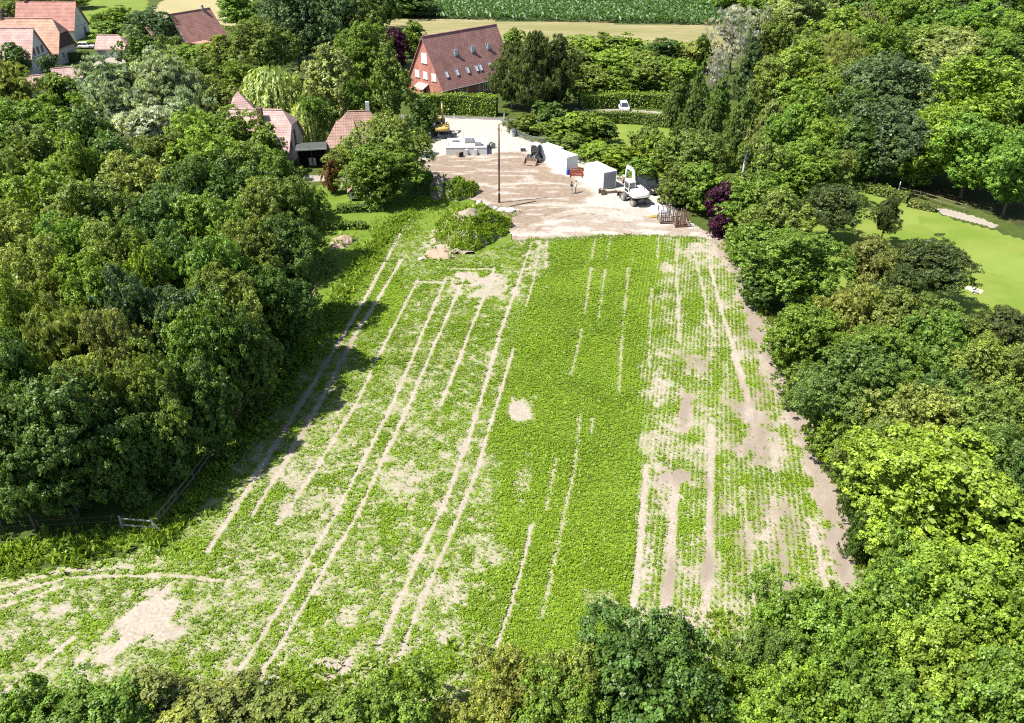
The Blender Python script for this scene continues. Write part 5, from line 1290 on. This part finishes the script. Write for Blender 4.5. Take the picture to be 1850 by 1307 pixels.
def excavator(label, px, py, rz, house_rz, paint, dark, boom, tyre):
    """wheeled excavator; local +x is forward of the chassis, upper house turned by house_rz"""
    r = thing('wheeled_excavator', label, 'excavator', (*P(px, py), .03), rz)
    ch = MB(); ch.box(-1.7, 1.7, -.55, .55, .55, 1.0); ch.box(-1.5, -.9, -.9, .9, .45, .75); ch.box(.9, 1.5, -.9, .9, .45, .75); ch.build('chassis', dark, r, bevel=.04)
    for x in (-1.25, 1.25):
        for s in (-1, 1): wheel(r, x, s*1.02, .52, .46, s, tyre)
    MB().hexa([(2.0, -1.2, .15), (2.15, -1.2, .15), (2.15, 1.2, .15), (2.0, 1.2, .15), (1.95, -1.2, .75), (2.1, -1.2, .75), (2.1, 1.2, .75), (1.95, 1.2, .75)]).build('dozer_blade', dark, r)
    MB().tube([(0, 0, 1.0), (0, 0, 1.16)], .62, 20).build('turntable', dark, r)
    up = link('upper_house', None, r); up.rotation_euler = (0, 0, house_rz); up.location = (0, 0, 0)
    def loc(o): o.rotation_euler = (0, 0, house_rz); return o
    R = Matrix.Rotation(house_rz, 4, 'Z')
    bpy.data.objects.remove(up)
    b = MB(); b.box(-1.75, 1.0, -1.22, 1.22, 1.17, 1.45); b.build('deck', dark, r, bevel=.04)
    e = MB(); e.hexa([(-2.0, -1.2, 1.3), (-.5, -1.2, 1.3), (-.5, 1.2, 1.3), (-2.0, 1.2, 1.3), (-1.85, -1.12, 2.15), (-.55, -1.12, 2.25), (-.55, 1.12, 2.25), (-1.85, 1.12, 2.15)]); e.build('engine_cover', paint, r, bevel=.12, seg=3)
    w = MB(); w.tube([(-1.9, -1.1, 1.7), (-2.05, -.6, 1.7), (-2.1, 0, 1.7), (-2.05, .6, 1.7), (-1.9, 1.1, 1.7)], .36, 10); w.build('counterweight', paint, r, smooth=True)
    f = MB(); f.box(-.5, .95, -1.2, -.35, 1.46, 2.1); f.build('tank', paint, r, bevel=.06)
    cab(r, -.35, 1.05, .25, 1.15, 1.46, 3.0, paint, paint)
    MB().tube([(-1.3, -.7, 2.1), (-1.3, -.7, 2.6)], .07, 8).build('exhaust', dark, r)
    # boom, stick and bucket in the plane y = -.1
    p0, p1, p2, p3 = boom
    bm_ = MB(); pts = [p0, p1, p2]
    for a, c, h0 in ((p0, p1, .42), (p1, p2, .36)):
        a3, c3 = Vector((a[0], -.1, a[1])), Vector((c[0], -.1, c[1])); bm_.bar(a3, c3, .30, h0)
    bm_.build('boom', paint, r, bevel=.03)
    MB().bar(Vector((p2[0], -.1, p2[1])), Vector((p3[0], -.1, p3[1])), .24, .30).build('stick', paint, r, bevel=.03)
    mid = ((p0[0]+p1[0])/2+.15, (p0[1]+p1[1])/2-.1)
    MB().tube([(p0[0]+.35, -.32, p0[1]-.25), (mid[0], -.32, mid[1])], .06, 8).build('cylinder', RIM, r); MB().tube([(p1[0], -.1, p1[1]+.3), (p2[0], -.1, p2[1]+.25)], .06, 8).build('cylinder', RIM, r)
    k = bucket('bucket', r, .8, .5, MUDDY); k.location = (p3[0], -.1, p3[1]-.2); k.rotation_euler = (0, .6, 0)
    for o in list(r.children):
        if o.name.split('.')[0] in ('deck', 'engine_cover', 'counterweight', 'tank', 'cab', 'exhaust', 'boom', 'stick', 'cylinder', 'bucket'):
            o.matrix_local = R @ Matrix.Translation(o.location) @ o.rotation_euler.to_matrix().to_4x4()
    return r
excavator('white wheeled excavator seen from behind beside the black car', 1146, 366, math.radians(115), math.radians(-8), MWHITE, DGREY, ((.6, 1.7), (1.3, 4.1), (3.3, 4.0), (3.7, 2.2)), RUBBERGREY)
excavator('yellow wheeled excavator with folded boom near the site road', 800, 246, math.radians(-70), math.radians(165), YELLOW, DGREY, ((.6, 1.7), (.9, 4.2), (2.2, 4.8), (2.3, 2.4)), RUBBERGREY)

def loader(label, px, py, rz):
    r = thing('wheel_loader', label, 'loader', (*P(px, py), .03), rz)
    for x in (-.95, .95):
        for s in (-1, 1): wheel(r, x, s*.82, .55, .42, s)
    c = MB(); c.box(-1.6, -.3, -.6, .6, .6, 1.0); c.box(-.2, 1.4, -.45, .45, .5, .9); c.build('chassis', DGREY, r, bevel=.04)
    MB().hexa([(-1.85, -.62, .95), (-.5, -.62, .95), (-.5, .62, .95), (-1.85, .62, .95), (-1.75, -.58, 1.5), (-.5, -.58, 1.65), (-.5, .58, 1.65), (-1.75, .58, 1.5)]).build('engine_cover', DGREY, r, bevel=.08)
    cab(r, -.45, .65, -.55, .55, 1.0, 2.55, DGREY, MWHITE)
    for s in (-1, 1): m = MB(); m.bar((.5, s*.42, 1.3), (1.5, s*.42, 1.05), .12, .22); m.bar((1.5, s*.42, 1.05), (2.05, s*.42, .5), .12, .2); m.build('lift_arm', DGREY, r)
    MB().tube([(.6, 0, 1.0), (1.6, 0, .85)], .06, 8).build('cylinder', RIM, r)
    b = MB(); w = 1.0
    pr = [(2.1, 1.0), (2.05, .45), (2.25, .12), (3.0, .06)]
    for a, c_ in zip(pr, pr[1:]): b.hexa([(a[0], -w, a[1]), (c_[0], -w, c_[1]), (c_[0], w, c_[1]), (a[0], w, a[1]), (a[0]+.05, -w, a[1]+.05), (c_[0]+.03, -w, c_[1]+.05), (c_[0]+.03, w, c_[1]+.05), (a[0]+.05, w, a[1]+.05)])
    for y in (-w, w-.05): b.v += [(x, yy, z) for yy in (y, y+.05) for x, z in pr]; i = len(b.v)-8; b.f += [(i, i+1, i+2, i+3), (i+7, i+6, i+5, i+4), (i, i+3, i+7, i+4)]
    b.build('bucket', MUDDY, r)
    for s in (-1, 1): MB().cbox((.72, s*.45, 2.4), (.08, .16, .12)).build('lamp', LAMP_W, r)
    for s in (-1, 1): MB().bar((.65, s*.6, 2.3), (.75, s*.85, 2.2), .04).build('mirror', DGREY, r)
loader('small grey wheel loader with front bucket on the building site', 968, 290, math.radians(-112))

def car(label, px, py, rz, paint, L=4.6, W=1.9, H=1.75, name='parked_car', z=.03):
    r = thing(name, label, 'car', (*P(px, py), z), rz, 'parked cars')
    st = [(-.50, .35, .62, .84), (-.47, .28, .95, .95), (-.20, .25, 1.0, 1.0), (.18, .25, 1.0, 1.0), (.40, .25, .92, .97), (.485, .30, .80, .88), (.50, .38, .62, .8)]
    # lower body lofted along x: (x, z low, shoulder height factor, width factor)
    sh = H*.56; m = MB(); rings = []
    for x, zl, hf, wf in st:
        zt = zl+(sh-zl)*hf; w = W/2*wf; i = len(m.v)
        m.v += [(x*L, -w*.92, zl), (x*L, -w, zl+.18), (x*L, -w*.98, zt-.08), (x*L, -w*.88, zt), (x*L, w*.88, zt), (x*L, w*.98, zt-.08), (x*L, w, zl+.18), (x*L, w*.92, zl)]; rings.append(i)
    for a, b in zip(rings, rings[1:]):
        for k in range(8): m.f.append((a+k, a+(k+1) % 8, b+(k+1) % 8, b+k))
    m.f += [tuple(rings[0]+k for k in range(8)), tuple(rings[-1]+k for k in reversed(range(8)))]
    m.build('body', paint, r, bevel=.02)
    g0 = [(-.47*L, .80*W/2, sh-.02), (.22*L, .86*W/2, sh-.02)]; ro = [(-.40*L, .66*W/2, H), (.06*L, .68*W/2, H)]
    c = MB(); c.hexa([(g0[0][0], -g0[0][1], g0[0][2]), (g0[1][0], -g0[1][1], g0[1][2]), (g0[1][0], g0[1][1], g0[1][2]), (g0[0][0], g0[0][1], g0[0][2]), (ro[0][0], -ro[0][1], H-.05), (ro[1][0], -ro[1][1], H-.05), (ro[1][0], ro[1][1], H-.05), (ro[0][0], ro[0][1], H-.05)])
    c.build('window', CABGLASS, r, bevel=.03)
    MB().box(ro[0][0]-.05, ro[1][0]+.08, -ro[0][1]-.02, ro[0][1]+.02, H-.06, H+.01).build('roof', paint, r, bevel=.03)
    pl = MB()
    for s in (-1, 1):
        for t in (0, .5, 1):
            a = (g0[0][0]+(g0[1][0]-g0[0][0])*t, s*(g0[0][1]+.012), sh-.03); b = (ro[0][0]+(ro[1][0]-ro[0][0])*t, s*(ro[0][1]+.01), H-.05); pl.bar(a, b, .05, .08)
    pl.build('pillar', paint, r)
    for x in (-.31, .30):
        for s in (-1, 1): wheel(r, x*L, s*(W/2-.12), .35, .24, s)
    for s in (-1, 1):
        MB().cbox((L*.485, s*W*.33, .72), (.12, .32, .14)).build('headlight', LAMP_W, r); MB().cbox((-L*.485, s*W*.38, .85), (.12, .16, .3)).build('tail_light', LAMP_R, r)
        MB().cbox((L*.16, s*(W/2+.08), sh+.08), (.12, .16, .12)).build('mirror', paint, r)
    MB().cbox((L*.50, 0, .48), (.03, .5, .12)).build('number_plate', LAMP_W, r); MB().cbox((L*.495, 0, .66), (.04, W*.5, .12)).build('grille', DGREY, r)
    return r
car('black parked car tucked against the shrubs behind the white excavator', 1171, 345, math.radians(-62), BLACKP, 4.6, 1.9, 1.8)
car('white car parked between the village hedges', 157, 88, math.radians(5), MWHITE, 4.2, 1.75, 1.5)
car('pale car parked behind the small garage', 207, 76, math.radians(10), MWHITE, 4.2, 1.75, 1.5)
car('white car on the lane behind the small lawn', 1127, 200, math.radians(-88), MWHITE, 4.3, 1.8, 1.5)

def container(label, corner_px, axis, L, W, H, paint, doors=True):
    """corner_px: ground corner nearest the camera on the left of the door end; axis: direction from door end to the back"""
    x, y = P(*corner_px); a = math.atan2(axis[1], axis[0])
    r = thing('site_container', label, 'container', (x, y, .04), a, 'white site containers')
    # local x runs back from the door end (x=0); local y runs to the left, so the box fills y in [-W, 0]
    MB().box(.05, L-.05, -W+.05, -.05, .12, H-.03).build('body', paint, r)
    n = int(L/.28)
    for i in range(n):
        xx = .2+(L-.4)*i/n
        for ya, yb in ((-.05, -.015), (-W+.015, -W+.05)):
            if i == 0 and ya == -.05: rib = MB().box(0, .12, 0, .035, .22, H-.18).build('rib', paint, r); rib.location = (xx, ya, 0)
            else: q = link('rib', rib.data, r); q.location = (xx, ya, 0)
    f = MB()
    for xx in (0, L-.12):
        for yy in (-.12, -W): f.box(xx, xx+.12, yy, yy+.12, .0, H)
    for zz in (.02, H-.14):
        for yy in (-.11, -W+.01): f.box(.12, L-.12, yy, yy+.1, zz, zz+.13)
        for xx in (.01, L-.11): f.box(xx, xx+.1, -W+.12, -.12, zz, zz+.13)
    f.build('frame', paint, r)
    MB().box(.1, L-.1, -W+.1, -.1, H-.025, H+.012).build('roof', mat('container_roof', (.42, .42, .41), .6, noise=.12), r)
    if doors:
        for k in (0, 1):
            y0 = -W+.15+k*(W/2-.13); d = MB().box(-.03, .035, y0, y0+W/2-.17, .2, H-.2).build('door', mat('door_grey_white', (.25, .26, .28), .5, noise=.05), r)
            for q in (.3, .7): MB().bar((-.06, y0+(W/2-.17)*q, .2), (-.06, y0+(W/2-.17)*q, H-.22), .035).build('locking_bar', STEEL, d)
    return r
container('white container with grey double door, nearest to the white excavator', (1089, 344), (-.50, .866), 4.8, 2.3, 2.55, MWHITE)
container('white container behind the orange barriers', (1023, 315), (-.62, .78), 4.4, 2.3, 2.5, MWHITE, False)
container('white container farthest left in the row by the fence', (1000, 297), (-.66, .75), 3.6, 2.1, 2.2, MWHITE, False)
# orange and red barriers
ORANGE = mat('orange_plastic', (.36, .10, .03), .6, noise=.15); REDP = mat('red_plastic', (.30, .04, .03), .6)
x, y = P(1030, 321)
for k, (lab, m_, dx, dy, hh) in enumerate((('front red and orange plastic barrier between the two containers', REDP, 0, 0, .75), ('orange plastic barrier in the middle of the stack by the containers', ORANGE, .1, .5, .95), ('rear orange barrier leaning at the container wall', ORANGE, .2, 1.0, 1.1))):
    b = thing('safety_barrier', lab, 'barrier', (x+dx, y+dy, .05), .05, 'safety barriers between the containers')
    for xx in (0, 1.8): MB().box(xx-.05, xx+.05, -.05, .05, 0, hh).build('post', m_, b)
    for zz in (.3, .65, .95): MB().box(.05, 1.75, -.03, .03, hh*zz-.07, hh*zz+.07).build('board', m_, b)
    for xx in (0, 1.8): MB().box(xx-.06, xx+.06, -.25, .25, -.02, .05).build('foot', TYRE, b)
bb = thing('blue_drum', 'small blue drum beside the orange barriers', 'drum', (*P(1026, 316), .05)); MB().tube([(0, 0, 0), (0, 0, .05), (0, 0, .75), (0, 0, .8)], [.24, .27, .27, .24], 14).build('shell', mat('blue_plastic', (.03, .06, .25), .5), bb); MB().tube([(0, 0, .8), (0, 0, .84)], .2, 12).build('lid', DGREY, bb)
# loose buckets and bar
for lab, px, py, rz, s in (('rusty ditch bucket lying in front of the large container', 1086, 352, .4, 1.0), ('second rusty bucket lying beside the white excavator', 1120, 355, 1.2, .9), ('brown bucket lying in front of the white foundation', 832, 284, 2.3, 1.0)):
    r = thing('digger_bucket', lab, 'bucket', (*P(px, py), .42*s), rz, 'loose digger buckets'); o = bucket('scoop', r, .9*s, .5*s, MUDDY); o.rotation_euler = (0, .9, 0)
    MB().cbox((-.1, 0, .45*s), (.3, .12, .2)).build('bracket', MUDDY, r)
sb = thing('spreader_beam', 'long pale beam lying between the two rusty buckets', 'beam', (*P(1092, 351), .15)); a_ = Vector((0, 0, .1)); b_ = Vector((P(1114, 349)[0]-P(1092, 351)[0], P(1114, 349)[1]-P(1092, 351)[1], .1)); MB().bar(a_, b_, .25, .3).build('bar', MUDDY, sb)
for q in (.1, .9): p = a_.lerp(b_, q); MB().cbox((p.x, p.y, .3), (.08, .2, .2)).build('lug', RUST, sb)
# rusty racks
def rack(label, px, py, rz, filled, material):
    r = thing('steel_rack', label, 'rack', (*P(px, py), .05), rz, 'steel racks at the field corner')
    for x in (0, 1.6):
        for y in (0, 1.5): MB().box(x-.06, x+.06, y-.06, y+.06, 0, 2.1).build('post', material, r)
    for z in (.15, .9):
        for y in (0, 1.5): MB().box(.06, 1.54, y-.05, y+.05, z-.05, z+.05).build('rail', material, r)
        for x in (0, 1.6): MB().box(x-.045, x+.045, .06, 1.44, z-.045, z+.045).build('rail', material, r)
    MB().box(.05, 1.55, .05, 1.45, .21, .25).build('deck', material, r)
    rng = random.Random(px)
    for i in range(filled):
        x = .14+1.32*(i % 6)/5; y = .15+1.2*(i//6)/max(1, (filled-1)//6); MB().tube([(x, y, .26), (x+rng.uniform(-.06, .06), y+rng.uniform(-.06, .06), rng.uniform(1.6, 2.3))], .055, 6).build('steel_prop', material if i % 3 else STEEL, r)
rack('greyer steel rack full of props, left of the pair by the shrubs', 1193, 406, .12, 12, mat('dull_rust', (.17, .13, .105), .85, noise=.3, nscale=5))
rack('rustier steel rack with upright stakes, right of the pair', 1220, 412, .05, 18, RUST)
yh = thing('yellow_bars', 'bundle of yellow metal bars lying left of the racks', 'bars', (*P(1173, 395), .08), .2)
for k in range(5): MB().tube([(0, k*.12, .05+.03*(k % 2)), (1.1+.12*k, k*.16, .06+.1*(k % 2))], .06, 7).build('bar', mat('yellow_paint', (.42, .31, .10), .6), yh)
# foundation: low white concrete box with stacked blocks
CONC = mat('white_concrete', (.47, .46, .44), .8, noise=.08); GBLOCK = mat('grey_block', (.28, .29, .31), .85, noise=.1)
x0, y0 = P(806, 281)
fo = thing('concrete_foundation', 'low white concrete foundation box on the chalk yard', 'foundation', (x0, y0, .03), .02)
Lf, Wf, Hf = 6.6, 5.2, 1.25
fm = MB(); fm.box(0, Lf, 0, .3, 0, Hf); fm.box(0, Lf, Wf-.3, Wf, 0, Hf); fm.box(0, .3, .3, Wf-.3, 0, Hf); fm.box(Lf-.3, Lf, .3, Wf-.3, 0, Hf); fm.build('wall', CONC, fo)
MB().box(.3, Lf-.3, .3, Wf-.3, .5, Hf-.12).build('floor_slab', CONC, fo); MB().box(-.03, Lf+.03, -.04, -.002, Hf-.10, Hf-.02).build('edge_strip', GBLOCK, fo)
for k in range(6): MB().tube([(.3+1.2*k, Wf-.15, Hf-.1), (.3+1.2*k, Wf-.15, Hf+.9)], .02, 5).build('rebar', STEEL, fo)
for k in range(2): MB().box(3.1+k*1.5, 3.5+k*1.5, -.35, -.002, 0, Hf*.75).build('buttress', CONC, fo)
def blockstack(label, lx, ly, nx, ny, nz):
    X = x0+lx; Y = y0+ly; r = thing('block_stack', label, 'blocks', (X, Y, .03+Hf-.12), .05, 'stacked blocks on the foundation')
    MB().box(-.1, nx*.52+.1, -.1, ny*.42+.1, 0, .12).build('pallet', WOOD, r)
    me = None
    for i in range(nx):
        for j in range(ny):
            for k in range(nz):
                if me is None: o = MB().box(0, .49, 0, .39, 0, .24).build('block', GBLOCK, r); me = o.data
                else: o = link('block', me, r)
                o.location = (i*.52, j*.42, .125+k*.255)
blockstack('largest stack of grey blocks on the white foundation', 3.0, 2.6, 3, 3, 3); blockstack('low grey block stack at the right of the foundation', 4.7, 1.2, 2, 2, 2); blockstack('single small block pile at the left of the foundation', .9, 3.2, 2, 1, 1)
cd_ = thing('cable_drum', 'pale wooden cable drum right of the white foundation', 'drum', (*P(889, 268), .5), .7)
for y in (-.28, .28): MB().tube([(0, y-.04, 0), (0, y+.04, 0)], .5, 18).build('flange', GREYWOOD, cd_)
MB().tube([(0, -.24, 0), (0, .24, 0)], .28, 14).build('core', mat('cable', (.25, .2, .16), .8), cd_)
wbx = thing('tool_box', 'dark tool box on the chalk left of the grey loader', 'box', (*P(945, 274), .04), .1); MB().box(-.4, .4, -.25, .25, 0, .4).build('body', DGREY, wbx, bevel=.02); MB().box(-.42, .42, -.27, .27, .402, .47).build('lid', DGREY, wbx, bevel=.02); MB().box(-.15, .15, -.3, -.272, .25, .3).build('handle', STEEL, wbx)
bn = thing('litter_bin', 'pale grey bin under the pines at the yard edge', 'bin', (*P(927, 247), .03)); MB().tube([(0, 0, 0), (0, 0, 1.15)], [.42, .5], 14).build('body', mat('bin_grey', (.36, .37, .38), .6), bn); MB().tube([(0, 0, 1.152), (0, 0, 1.28)], [.54, .40], 14).build('lid', DGREY, bn); MB().box(-.2, .2, -.52, -.47, .9, 1.0).build('handle', DGREY, bn)
# slabs and a thin dark line near the pole
sl = thing('slab_pile', 'dark grey slabs stacked left of the pole foot', 'slabs', (*P(866, 382), .02), .1)
for k in range(3): MB().box(.05*k, 1.5+.05*k, 0, .7, k*.14, k*.14+.12).build('slab', mat('slate_grey', (.10, .11, .14), .7), sl)
hz_ = thing('strand', 'thin dark hose lying on the brown soil right of the pole', 'strand', (0, 0, .14)); MB().tube([(*P(921, 375), 0), (*P(935, 372), .03), (*P(950, 369), 0), (*P(968, 365), 0)], .05, 6).build('line', TYRE, hz_)  # thin dark tube along the ground, right of the pole
for q in ((921, 375), (968, 365)): MB().cbox((*P(*q), 0), (.14, .12, .12)).build('end_block', STEEL, hz_)

# ------------------------------------------------------------------ two people talking on the brown soil
SKIN = mat('skin', (.36, .22, .16), .6)
def person(label, px, py, rz, top, legs, hairc, pose=0):
    r = thing('person', label, 'person', (*P(px, py), .06), rz, 'two people on the building site')
    v = [(0, 0, .95), (0, 0, 1.12), (0, 0, 1.32), (0, .01, 1.46), (0, .02, 1.54), (0, .03, 1.64), (0, .03, 1.74)]
    rad = [.155, .14, .165, .10, .055, .095, .07]
    ed = [(0, 1), (1, 2), (2, 3), (3, 4), (4, 5), (5, 6)]
    mats = [1, 0, 0, 0, 2, 2, 2]
    def chain(start, pts, rs, ms):
        prev = start
        for p, q, m in zip(pts, rs, ms): v.append(p); rad.append(q); mats.append(m); ed.append((prev, len(v)-1)); prev = len(v)-1
        return prev
    for s in (-1, 1):
        stx = .02*s*pose
        chain(0, [(s*.10, 0, .88), (s*.11, .03+stx, .50), (s*.115, -.01+stx, .10), (s*.125, .12+stx, .04)], [.095, .065, .045, .038], [1, 1, 1, 3])
        if pose and s > 0: arm = [(s*.20, 0, 1.40), (s*.27, .02, 1.14), (s*.17, .22, 1.20), (s*.10, .27, 1.22)]
        else: arm = [(s*.20, 0, 1.40), (s*.25, -.02, 1.13), (s*.24, .10, .90), (s*.235, .13, .82)]
        h_end = chain(2, arm, [.065, .05, .038, .034], [0, 0, 0, 2])
        tip = Vector(arm[-1]); d = (tip-Vector(arm[-2])).normalized(); side = d.cross(Vector((0, 0, 1))) if abs(d.z) < .9 else Vector((0, 1, 0)); side.normalize()
        for k in range(4):
            b0 = tip+side*(k-1.5)*.018+d*.05; chain(h_end, [tuple(b0), tuple(b0+d*(.05+.008*(1.5-abs(k-1.5)))+Vector((0, 0, -.012)))], [.011, .008], [2, 2])
        chain(h_end, [tuple(tip+side*.035+d*.02), tuple(tip+side*.05+d*.055)], [.012, .009], [2, 2])
    me = bpy.data.meshes.new('body'); me.from_pydata(v, ed, []); o = link('body', me, r)
    for m in (top, legs, SKIN, TYRE): me.materials.append(m)
    sk = o.modifiers.new('skin', 'SKIN'); sk.use_smooth_shade = True
    for i, q in enumerate(rad): me.skin_vertices[0].data[i].radius = (q*(1.25 if i in (0, 1, 2) else 1), q*(.8 if i in (0, 1, 2) else 1))
    me.skin_vertices[0].data[0].use_root = True
    o.modifiers.new('sub', 'SUBSURF').levels = 1; o.modifiers['sub'].render_levels = 2
    dg = bpy.context.evaluated_depsgraph_get(); bpy.context.view_layer.update()
    nm = bpy.data.meshes.new_from_object(o.evaluated_get(bpy.context.evaluated_depsgraph_get()))
    o.modifiers.clear(); o.data = nm; nm.materials.clear()
    for m in (top, legs, SKIN, TYRE): nm.materials.append(m)
    vv = np.array(v); mm = np.array(mats)
    for p in nm.polygons:
        c = np.array(p.center); i = int(np.argmin(((vv-c)**2).sum(1))); p.material_index = int(mm[i]); p.use_smooth = True
    bm = bmesh.new(); bmesh.ops.create_icosphere(bm, subdivisions=2, radius=.115)
    for q in bm.verts: q.co.z = q.co.z*1.0+(.02 if q.co.z > 0 else 0); q.co.y -= .02
    bmesh.ops.delete(bm, geom=[q for q in bm.verts if q.co.z < -.02 and q.co.y > -.06], context='VERTS')
    hm = bpy.data.meshes.new('hair'); bm.to_mesh(hm); bm.free(); hm.materials.append(hairc); h = link('hair', hm, r); h.location = (0, .03, 1.68)
    return r
NAVY = mat('dark_cloth', (.03, .032, .045), .9); PALECLOTH = mat('pale_cloth', (.34, .33, .32), .9); WHITECLOTH = mat('white_cloth', (.60, .60, .60), .9); GREYCLOTH = mat('grey_cloth', (.13, .14, .17), .9)
HAIR = mat('dark_hair', (.03, .022, .018), .8); HAIR2 = mat('brown_hair', (.09, .06, .04), .8)
person('person in a dark top and pale trousers standing on the brown soil', 1032, 351, math.radians(-60), NAVY, PALECLOTH, HAIR, 1)
person('person in a white top and grey trousers facing the one in dark', 1040, 349, math.radians(80), WHITECLOTH, GREYCLOTH, HAIR2, 0)
